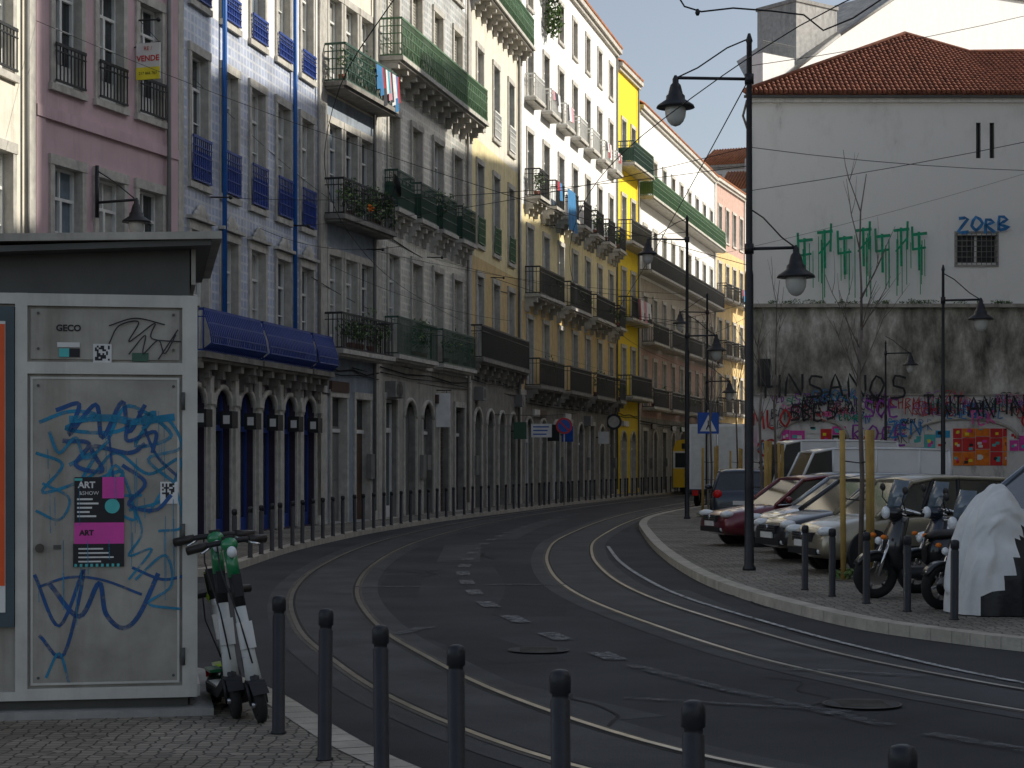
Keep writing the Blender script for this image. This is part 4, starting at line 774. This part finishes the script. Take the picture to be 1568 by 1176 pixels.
# ------------------------------------------------------------------ cars
def car(name,nx,ny,deg,L,W,H,pm,kind='hatch',base=.12):
    th=math.radians(deg); d=Vector((-math.cos(th),-math.sin(th))); c=Vector((nx,ny))-d*L/2
    o=Obj(name,(c.x,c.y,base),math.atan2(d.y,d.x)); w=W/2
    X=lambda t:L/2-t*L
    bl=.92*H/1.45 if kind!='van' else 1.0
    if kind=='van': top=[(0,.55,.8),(.02,.75,.9),(.08,.95,.97),(.2,bl+.12,1),(.5,bl+.14,1),(.8,bl+.14,1),(.985,bl+.14,.97),(1,bl-.1,.92)]
    elif kind=='sedan': top=[(0,.5,.74),(.015,.62,.84),(.06,.72,.93),(.16,bl-.13,.98),(.27,bl-.03,1),(.5,bl,1),(.8,bl+.02,1),(.93,bl+.03,.96),(.985,bl-.02,.9),(1,bl-.28,.85)]
    else: top=[(0,.5,.74),(.015,.64,.85),(.06,.75,.93),(.16,bl-.1,.98),(.26,bl-.01,1),(.5,bl+.01,1),(.8,bl+.05,1),(.95,bl+.04,.96),(.99,bl-.1,.92),(1,bl-.35,.88)]
    R=[]
    for t,zt_,wf in top:
        zb=.2 if .05<t<.95 else .3; h=zt_-zb; x=X(t)
        half=[(w*wf*.86,zb),(w*wf*.97,zb+.06),(w*wf*1.0,zb+h*.35),(w*wf*.985,zb+h*.7),(w*wf*.95,zb+h*.93),(w*wf*.86,zt_),(w*wf*.45,zt_+.025)]
        R.append([(x,a,b) for a,b in half]+[(x,-a,b) for a,b in reversed(half)])
    Bd=o.part('body'); Bd.rings([r[::-1] for r in R],pm)
    if kind=='van': st=[(.1,.19,H-.12),(.3,.3,H),(.55,.55,H+.01),(.8,.8,H),(.985,.97,H-.04)]
    elif kind=='sedan': st=[(.25,.40,H-.06),(.42,.5,H),(.56,.57,H),(.74,.7,H-.02),(.87,.77,H-.07)]
    else: st=[(.22,.38,H-.07),(.4,.47,H),(.56,.57,H+.005),(.76,.76,H-.02),(.965,.88,H-.08)]
    def zb_at(t):
        for (a,za,_),(b,zb_,_) in zip(top,top[1:]):
            if a<=t<=b: return za+(zb_-za)*(t-a)/(b-a)
        return bl
    Gl=o.part('glass'); Rf=o.part('roof'); rw=.74 if kind!='van' else .86
    bp=[(X(a),w*.93,zb_at(a)-.01) for a,b,z in st]; tp=[(X(b),w*rw,z) for a,b,z in st]
    for s in (1,-1):
        for i in range(len(st)-1):
            q=[(bp[i][0],s*bp[i][1],bp[i][2]),(bp[i+1][0],s*bp[i+1][1],bp[i+1][2]),(tp[i+1][0],s*tp[i+1][1],tp[i+1][2]),(tp[i][0],s*tp[i][1],tp[i][2])]
            solid=(kind=='van' and i>=1)
            Gl.face(q if s<0 else q[::-1],pm if solid else 'glass_dark')
        for i in range(len(st)):
            rr=.035 if 0<i<len(st)-1 else .045
            Rf.tube([(bp[i][0],s*bp[i][1],bp[i][2]),(tp[i][0],s*(tp[i][1]+.0),tp[i][2])],rr,6,pm if i in(0,len(st)-1) or kind=='van' else 'plastic_black')
        Rf.tube([(p[0],s*p[1],p[2]) for p in tp],.04,6,pm)
        Rf.tube([(p[0],s*(p[1]+.01),p[2]+.01) for p in bp],.018,5,'chrome' if kind=='sedan' else 'plastic_black')
    Gl.face([(bp[0][0],bp[0][1],bp[0][2]),(tp[0][0],tp[0][1],tp[0][2]),(tp[0][0],-tp[0][1],tp[0][2]),(bp[0][0],-bp[0][1],bp[0][2])],'glass_dark')
    Gl.face([(bp[-1][0],-bp[-1][1],bp[-1][2]),(tp[-1][0],-tp[-1][1],tp[-1][2]),(tp[-1][0],tp[-1][1],tp[-1][2]),(bp[-1][0],bp[-1][1],bp[-1][2])],'glass_dark')
    Rf.rings([[(p[0],p[1]*k,p[2]+.035*(1-k*k)+.02) for k in (-1,-.7,-.3,0,.3,.7,1)]+[(p[0],p[1]*k,p[2]-.02) for k in (1,0,-1)] for p in tp],pm)
    Wh=o.part('wheels'); r=.31 if kind!='van' else .33
    for t in (.19,.8):
        for s in(1,-1):
            x=X(t); Wh.cyl((x,s*(w-.12),r+.02),(x,s*(w+.004),r+.02),r+.065,m='plastic_black',n=26); Wh.torus((x,s*(w-.06),r),(0,1,0),r-.075,.085,'tyre',26,8)
            Wh.cyl((x,s*(w-.1),r),(x,s*(w+.01),r),r-.1,m='plastic_black',n=22)
            for k in range(8):
                a=2*math.pi*k/8; M=Matrix.Translation((x,s*(w+.012),r))@Matrix.Rotation(a,4,'Y'); Wh.box(.03,r-.1,-.012,.012,-.025,.025,'rim',M)
            Wh.torus((x,s*(w+.005),r),(0,1,0),r-.105,.016,'rim',22,6); Wh.cyl((x,s*(w),r),(x,s*(w+.028),r),.05,m='rim',n=12)
    D=o.part('details'); fx=L/2
    for s in(1,-1):
        D.ell((fx-.15,s*w*.68,.665),(.15,.19,.075),'light_clear',14,8,Matrix.Rotation(-s*.5,3,'Z'))
        D.ell((fx-.06,s*w*.62,.36),(.05,.08,.05),'light_clear',10,6)
        zt_=bl-.08 if kind!='van' else 1.0; D.ell((-fx+.09,s*w*.78,zt_-.03),(.1,.13,.13),'light_red',12,8)
        D.ell((X(.3),s*(w+.1),bl+.06),(.07,.11,.075),pm,12,8); D.tube([(X(.29),s*(w*.92),bl),(X(.3),s*(w+.06),bl+.03)],.02,5,'plastic_black')
        for t in ((.3,.52,.74) if kind!='van' else (.3,.5)): D.box(X(t)-.004,X(t)+.004,s*(w*.985)-.008,s*(w*.985)+.012,.3,bl-.06,'plastic_black')
        D.box(X(.74),X(.28),s*w-.008,s*w+.014,.4,.44,'plastic_black'); D.box(X(.74),X(.27),s*w*.97-.01,s*w*.97+.012,.21,.27,'plastic_black')
        for t in (.47,.68): D.box(X(t)-.09,X(t)+.09,s*w*.985,s*w*.985+.03,bl-.17,bl-.14,'plastic_black' if kind=='van' else pm)
    D.box(fx-.1,fx+.012,-w*.42,w*.42,.5,.64,'plastic_black'); D.box(fx-.1,fx+.014,-w*.62,w*.62,.3,.4,'plastic_black')
    for k in range(3): D.box(fx,fx+.02,-w*.4,w*.4,.525+k*.04,.533+k*.04,'chrome')
    D.box(fx,fx+.025,-.26,.26,.42,.52,'paper_white'); D.cyl((fx,0,.6),(fx+.03,0,.6),.05,m='chrome',n=14)
    D.box(-fx-.02,-fx+.05,-.26,.26,.55,.66,'paper_white'); D.box(-fx-.01,-fx+.1,-w*.85,w*.85,.3,.44,'plastic_black')
    e,ps=o.done(); m=ps['body'].modifiers.new('s','SUBSURF'); m.levels=1; m.render_levels=1
car('parked_car',4.1,37.9,14,4.5,1.75,1.42,'car_maroon','sedan')
car('parked_car',4.75,34.9,14,4.4,1.75,1.48,'car_silver')
car('parked_car',4.45,31.9,14,4.3,1.75,1.46,'car_black','hatch')
car('parked_car',4.55,28.7,14,4.1,1.74,1.48,'car_gold')
car('parked_car',6.0,25.7,14,4.7,1.88,1.76,'car_bluegrey')
car('parked_car',11.2,30,14,4.4,1.8,1.5,'car_silver')
car('parked_car',10.2,35.5,14,4.4,1.8,1.5,'car_darkblue')
car('parked_car',6.9,54.9,-97,4.2,1.75,1.5,'car_darkblue')
car('parked_car',5.6,42.6,16,4.3,1.75,1.45,'car_darkblue')
car('parked_van',8.3,58,6,5.6,1.95,2.15,'car_white','van')
car('parked_van',8.6,66,10,5.4,2.0,2.5,'car_white','van')
# delivery truck (high white box body) heading up the street
o=Obj('delivery_truck',(8.9,76.5,.0),math.radians(-14)); B=o.part('body')
B.rings([[(-1.1,y,z0),(1.1,y,z0),(1.1,y,3.4),(-1.1,y,3.4)] for y,z0 in ((-2.6,.75),(2.4,.75))],'car_white',True,False)
B.box(-1.02,-.01,-2.63,-2.6,.85,3.3,'frame_white');B.box(.01,1.02,-2.63,-2.6,.85,3.3,'frame_white'); B.box(-1.1,1.1,-2.64,-2.55,.6,.76,'plastic_black')
for s in(-1,1): B.box(s*.85-.12,s*.85+.12,-2.68,-2.6,.5,.72,'light_red'); B.cyl((s*.05,-2.66,1.0),(s*.05,-2.66,3.2),.02,m='chrome',n=6)
B.rings([[(-1.0,y,.5),(1.0,y,.5),(1.0*k,y,h),(-1.0*k,y,h)] for y,k,h in ((2.5,.9,2.4),(3.6,.9,2.3),(4.2,.95,1.3),(4.5,.95,1.1))],'car_white',True,False)
for s in(-1,1):
    for y in(-1.4,3.4): B.torus((s*.95,y,.42),(1,0,0),.31,.11,'tyre'); B.cyl((s*.88,y,.42),(s*1.06,y,.42),.22,m='rim',n=18)
o.done()
# yellow tram
o=Obj('tram',(11.5,109.5,.0),math.radians(-16)); B=o.part('body')
B.rings([[(-1.1*k,y,z) for k,z in ((1,.4),(1,2.6),(.85,3.1),(0,3.25),(-.85,3.1),(-1,2.6),(-1,.4))] for y in (-4,-3.9,4)],'car_yellow',True,False)
B.box(-1.105,1.105,-4.01,4.01,1.5,2.5,'frame_white');
for k in range(3): B.box(-.98+k*.67,-.36+k*.67,-4.03,-3.99,1.55,2.4,'glass_dark')
for k in range(8):
    for s in(-1,1): B.box(s*1.11-.01,s*1.11+.01,-3.8+k*.96,-3.0+k*.96,1.6,2.4,'glass_dark')
B.cyl((0,-4.06,1.1),(0,-3.98,1.1),.14,m='light_clear'); B.box(-.9,.9,-3,3,.1,.45,'plastic_black'); B.box(-.6,.6,-4.02,-3.9,2.62,2.95,'paper_black'); B.tube([(0,1,3.2),(0,3.5,5.8)],.03,6,'iron_black')
o.done()
# ------------------------------------------------------------------ motor scooters
def moto(x,y,ang,pm='car_black',s=1):
    o=Obj('motor_scooter',M=Matrix.Translation((x,y,.12))@Matrix.Rotation(ang,4,'Z')@Matrix.Rotation(.06,4,'X')@Matrix.Scale(s,4))
    W=o.part('wheels')
    for xx in(0,1.36):
        W.torus((xx,0,.29),(0,1,0),.235,.062,'tyre',28,10); W.torus((xx,0,.29),(0,1,0),.19,.016,'rim',24,6); W.cyl((xx,-.04,.29),(xx,.04,.29),.05,m='rim',n=12); W.cyl((xx,-.055,.29),(xx,-.048,.29),.12,m='chrome',n=20)
        for k in range(6):
            a=math.pi*2*k/6; W.tube([(xx+.04*math.cos(a),0,.29+.04*math.sin(a)),(xx+.19*math.cos(a+.2),0,.29+.19*math.sin(a+.2))],.015,5,'rim')
    Fk=o.part('fork'); 
    for s_ in(-1,1): Fk.tube([(0,s_*.09,.29),(.06,s_*.09,.5),(.2,s_*.07,.85)],.024,8,'chrome')
    Fk.rings([[(.31*math.cos(t)*1.0,w_*q,.29+.31*math.sin(t)) for q,w_ in ((-1,.07),(0,.085),(1,.07))]+[(.27*math.cos(t),.06,.29+.27*math.sin(t)),(.27*math.cos(t),-.06,.29+.27*math.sin(t))] for t in [math.radians(a) for a in range(20,160,12)]],pm)
    B=o.part('bodywork')
    B.rings([[(xx-.05,0,z),(xx+.0,w_*.7,z),(xx+.1,w_,z),(xx+.14,w_*.8,z),(xx+.08,0,z),(xx+.14,-w_*.8,z),(xx+.1,-w_,z),(xx,-w_*.7,z)] for xx,w_,z in ((.3,.1,.3),(.2,.2,.42),(.13,.25,.6),(.17,.22,.8),(.23,.16,.95),(.26,.12,1.02))],pm)
    B.rings([[(xx,-w_,z),(xx,w_,z),(xx,w_,z+h),(xx,-w_,z+h)] for xx,w_,z,h in ((.28,.16,.26,.12),(.7,.19,.26,.12),(.85,.18,.24,.3))],'plastic_black')
    B.rings([[(xx,w_*math.cos(t),zc+h*math.sin(t)) for t in [2*math.pi*k/12 for k in range(12)]] for xx,w_,zc,h in ((.66,.08,.55,.12),(.78,.17,.57,.22),(1.0,.2,.6,.22),(1.3,.19,.66,.18),(1.55,.14,.72,.12),(1.72,.06,.76,.06))],pm)
    B.rings([[(xx,w_*math.cos(t),zc+h*math.sin(t)) for t in [2*math.pi*k/12 for k in range(12)]] for xx,w_,zc,h in ((.68,.06,.76,.03),(.8,.14,.79,.06),(1.05,.16,.8,.06),(1.2,.14,.84,.07),(1.5,.14,.88,.06),(1.62,.06,.87,.03))],'leather')
    E=o.part('engine'); E.ell((1.1,-.05,.32),(.3,.14,.13),'metal_dark'); E.tube([(1.0,.17,.22),(1.25,.2,.26),(1.65,.2,.38)],[.03,.06,.06],10,'chrome'); E.tube([(.95,-.06,.2),(.98,-.2,.02)],.012,5,'iron_black'); E.tube([(1.36,-.14,.3),(1.45,-.14,.7)],.03,8,'chrome')
    E.rings([[(1.36+.34*math.cos(t),q*.08,.29+.34*math.sin(t)) for q in (-1,1)]+[(1.36+.31*math.cos(t),.08,.29+.31*math.sin(t)),(1.36+.31*math.cos(t),-.08,.29+.31*math.sin(t))] for t in [math.radians(a) for a in range(0,110,12)]],'plastic_black')
    H=o.part('handlebar'); H.ell((.23,0,1.07),(.13,.13,.1),pm); H.ell((.12,0,1.07),(.05,.09,.08),'light_clear'); H.ell((.03,0,.72),(.04,.07,.05),'light_clear')
    H.tube([(.42,-.36,1.08),(.3,-.2,1.12),(.28,0,1.1),(.3,.2,1.12),(.42,.36,1.08)],.018,8,'chrome')
    for s_ in(-1,1):
        H.tube([(.37,s_*.24,1.1),(.44,s_*.38,1.07)],.027,8,'leather'); H.tube([(.28,s_*.2,1.12),(.2,s_*.28,1.25),(.22,s_*.3,1.34)],.008,5,'iron_black'); H.ell((.22,s_*.31,1.37),(.02,.07,.05),'plastic_black'); H.ell((.03,s_*.15,.78),(.04,.05,.03),'paper_orange',8,6)
        H.tube([(.28,s_*.17,1.1),(.2,s_*.3,1.08),(.22,s_*.36,1.07)],.007,4,'chrome')
    Ws=o.part('windscreen'); Ws.rings([[(.13+a*.1+.12*q*q,q*w_,1.14+a*.34) for q in(-1,-.5,0,.5,1)]+[(.136+a*.1+.12*q*q,q*w_,1.14+a*.34) for q in(1,.5,0,-.5,-1)] for a,w_ in ((0,.13),(.5,.2),(1,.15))],'glass_blue')
    o.part('tail').ell((1.74,0,.74),(.04,.08,.05),'light_red'); o.part('tail').box(1.72,1.73,-.1,.1,.45,.6,'paper_white')
    o.done()
moto(4.62,23.3,.25,'car_black',1.02); moto(5.06,21.55,.35,'car_black',.95); moto(5.35,24.2,.25,'car_darkblue',1.0)
# covered motorcycle
o=Obj('covered_motorcycle',(5.2,20.9,.12),.2); C=o.part('cover')
prof=[(-.12,.1,.3),(-.05,.2,.75),(.04,.27,1.1),(.16,.33,1.36),(.28,.37,1.47),(.4,.37,1.49),(.52,.35,1.4),(.65,.33,1.2),(.8,.32,1.08),(.95,.32,1.04),(1.15,.33,1.06),(1.35,.34,1.08),(1.6,.32,1.0),(1.85,.24,.7),(1.95,.15,.4)]
prof=[tuple(a+(b-a)*t for a,b in zip(p,q)) for p,q in zip(prof,prof[1:]) for t in (0,.5)]+[prof[-1]]
NK=60; ring_n=NK+1
for i,(x,w_,h) in enumerate(prof):
    for k in range(ring_n):
        t=math.pi*k/NK; c_=abs(math.cos(t)); q=Vector((x*2.2,math.cos(t)*1.5,math.sin(t)*1.2)); nz=noise.noise(q*1.7)+.6*noise.noise(q*4.1+Vector((3,1,7)))+.3*noise.noise(q*9)
        cr=abs(noise.noise(Vector((x*3.5,k*.16,0))))  # sharp creases
        fold=1+.24*nz*(.3+c_)-.14*max(0,.18-cr)/.18*(.3+c_)
        C.v.append((x+.07*noise.noise(q*2+Vector((9,9,9)))-.08*c_*(1 if x<.3 else 0),-(w_+.13*c_**2)*math.cos(t)*fold,max(.012,h*math.sin(t)**.5*(1+.05*noise.noise(q*2.7)))))
for i in range(len(prof)-1):
    for k in range(NK):
        a=i*ring_n+k; q=(a,a+ring_n,a+ring_n+1,a+1); xm=sum(C.v[j][0] for j in q)/4; zm=sum(C.v[j][2] for j in q)/4
        C.f.append(q); C.m.append(C.mi('tarp_silver' if (zm>.1+1.6*xm+.06*math.sin(zm*9) and xm<.85) or zm<.1 else 'tarp_black')); C.sm.append(True)
C.f.append(tuple(range(ring_n))); C.m.append(C.mi('tarp_silver')); C.sm.append(True)
e,ps=o.done(); m=ps['cover'].modifiers.new('s','SUBSURF'); m.levels=1; m.render_levels=1
# ------------------------------------------------------------------ trees and stakes
def sapling(x,y,h,seed,stakes=True,dens=1.0):
    rng=random.Random(seed); o=Obj('sapling_tree',(x,y,.12)); Tm=o.part('trunk')
    def br(p,d,l,r,dep):
        pts=[p];q=p.copy();dd=d.copy()
        for k in range(4):
            dd=(dd+Vector((rng.gauss(0,.08),rng.gauss(0,.08),.07))).normalized(); q=q+dd*l/4; pts.append(q.copy())
        Tm.tube(pts,[r,r*.85,r*.7,r*.55,r*.35],5,'bark')
        if dep>0:
            for k in range(rng.randint(2,3)):
                i=rng.choice([1,2,2,3,3]); a=rng.uniform(0,6.28); nd=(dd*.85+Vector((math.cos(a),math.sin(a),.25))*.42).normalized(); br(pts[i],nd,l*rng.uniform(.4,.6),r*.5,dep-1)
    trunk=[Vector((0,0,0)),Vector((.03,0,h*.25)),Vector((-.02,.02,h*.5)),Vector((.02,0,h*.62))]
    Tm.tube(trunk,[.042,.036,.03,.026],7,'bark')
    br(trunk[-1],Vector((0,0,1)),h*.38,.02,2)
    for k in range(int(8*dens)):
        a=rng.uniform(0,6.28); z=rng.uniform(.42,.72)*h; br(Vector((0,0,z)),Vector((math.cos(a)*.45,math.sin(a)*.45,.85)).normalized(),h*rng.uniform(.12,.24),.01,1)
    if stakes:
        S=o.part('stakes')
        for dx,dy in ((-.27,-.15),(.1,-.2),(.22,.25)): S.cyl((dx,dy,0),(dx+rng.uniform(-.03,.03),dy,2.2+rng.uniform(-.08,.08)),.042,m='wood_stake',n=9)
        S.tube([(-.27,-.15,1.75),(0,0,1.72),(.1,-.2,1.75)],.012,4,'plastic_black'); S.tube([(-.27,-.15,1.2),(0,0,1.17),(.22,.25,1.2)],.012,4,'plastic_black')
        o.part('soil').lathe((0,0,0),[(.45,.004),(.44,.02)],'soil',16); o.part('grass').leaves((0,0,.08),(.45,.4,.08),200,'leaf_l',.05)
    o.done()
sapling(5.12,26.9,6.0,4,dens=1.3); sapling(6.3,58,6.2,8,dens=.7); sapling(6.9,48,6.5,15,dens=.8); sapling(5.5,40.5,5.3,19,dens=.6); sapling(8.6,70,7,23,dens=.8)
# ------------------------------------------------------------------ overhead wires
w=MB()
def wire(a,b,sag=.15,r=.0065,n=10):
    a=Vector(a);b=Vector(b); r=r if (a.y+b.y)/2<62 else r*1.6
    w.tube([a.lerp(b,k/n)-Vector((0,0,sag*4*(k/n)*(1-k/n))) for k in range(n+1)],r,4,'wire')
for path in (track_l,track_r):
    P=crom([(p[0]+.45,p[1]) for p in path[2:]],3); w.tube([(p.x,p.y,6.0) for p in P],.006,4,'wire')
def wp(i,j,t,z):
    a=Vector(i);b=Vector(j);c=a.lerp(b,t); return (c.x+.05,c.y,z)
spans=[(wp(P2,P3,.2,8.0),(3.8,29.3,6.6)),(wp(P2,P3,.75,8.1),(3.8,29.3,6.9)),(wp(P3,P4,.8,8.2),(5.36,56,7.0)),(wp(P4,P5,.5,8.7),(5.36,56,6.8)),(wp(P5,P6,.4,9.0),(7.9,74,7.2)),(wp(P6,P7,.2,12.4),(5.36,56,8.9)),(wp(P6,P7,.1,9.2),(7.9,74,7.5)),(wp(P6,P7,.6,8.4),(11.4,87.5,9.5)),(wp(P8,P9,.3,9),(11.6,88,9)),((3.8,29.3,6.9),(14,34,7.4)),((3.8,29.3,6.2),(15,26,8.4)),((3.8,29.3,8.2),(16,40,13)),(wp(P1,P2,.7,11.2),wp(P3,P4,.2,9.2)),(wp(P1,P2,.0,10.3),(3.8,29.3,5.0)),((3.8,29.3,8.0),wp(P6,P7,.9,9.5)),((5.36,56,8.0),(22,60,13)),(wp(P2,P3,.5,7.7),(-2.2,36,6.1)),(wp(P3,P4,.1,7.4),(0,55,6.1))]
for a,b in spans: wire(a,b,.25)
for a,b,s in ((wp(P4,P5,.0,5.0),wp(P6,P7,.0,4.6),.1),(wp(P4,P5,.1,8.8),wp(P5,P6,.9,8.8),.3),(wp(P3,P4,.5,4.6),wp(P4,P5,1,4.5),.1),(wp(P2,P3,.9,6.9),wp(P5,P6,.2,6.7),.5),(wp(P2,P3,.9,3.8),wp(P6,P7,.5,4.2),.3)): wire(a,b,s,.012)
w.tube([(1.27,14,5.42),(1.32,14,5.34),(1.45,14,5.3),(1.7,14.05,5.34),(2.0,14.1,5.33),(2.25,14.1,5.3),(2.4,14.1,5.18),(2.65,14.2,5.3),(3.2,14.5,5.7)],.007,5,'wire'); w.lathe((1.42,14,5.27),[(.01,0),(.02,.02),(.01,.05)],'plastic_black',8)
for (i,j,t,z) in ((P2,P3,.2,8.0),(P2,P3,.75,8.1),(P1,P2,.7,11.2),(P3,P4,.8,8.2),(P4,P5,.5,8.7),(P5,P6,.4,9.0),(P6,P7,.2,12.4)):
    p=Vector(wp(i,j,t,z)); w.tube([p-Vector((.1,0,0)),p+Vector((.45,-.3,-.05))],.02,5,'iron_black'); w.ell(p+Vector((.45,-.3,-.05)),(.05,.05,.05),'iron_black',8,6)
w.make('overhead_wires')
# ------------------------------------------------------------------ light, sky, camera
el=math.radians(31); az=math.radians(5)
S=Vector((math.cos(el)*math.cos(az),math.cos(el)*math.sin(az),math.sin(el)))
sl=bpy.data.lights.new('sun','SUN'); sl.energy=5; sl.angle=math.radians(.5); sl.color=(1,.94,.83)
so=bpy.data.objects.new('sun',sl); scene.collection.objects.link(so); so.rotation_euler=S.to_track_quat('Z','Y').to_euler()
wd=bpy.data.worlds.new('World'); scene.world=wd; wd.use_nodes=True; nt=wd.node_tree; bg=nt.nodes['Background']
sk=nt.nodes.new('ShaderNodeTexSky'); sk.sky_type='NISHITA'; sk.sun_disc=False; sk.sun_elevation=el; sk.sun_rotation=math.pi/2-az; sk.air_density=1.0; sk.dust_density=1.6; sk.ozone_density=1.5
hs=nt.nodes.new('ShaderNodeHueSaturation'); hs.inputs['Saturation'].default_value=.6
nt.links.new(sk.outputs[0],hs.inputs['Color']); nt.links.new(hs.outputs[0],bg.inputs[0]); bg.inputs[1].default_value=.135
cd=bpy.data.cameras.new('camera'); cam=bpy.data.objects.new('camera',cd); scene.collection.objects.link(cam); cam.location=(0,0,1.85); cam.rotation_euler=(math.pi/2,0,0)
cd.sensor_width=36; cd.lens=64.3; cd.shift_y=.0765; cd.clip_start=.1; cd.clip_end=3000
scene.camera=cam
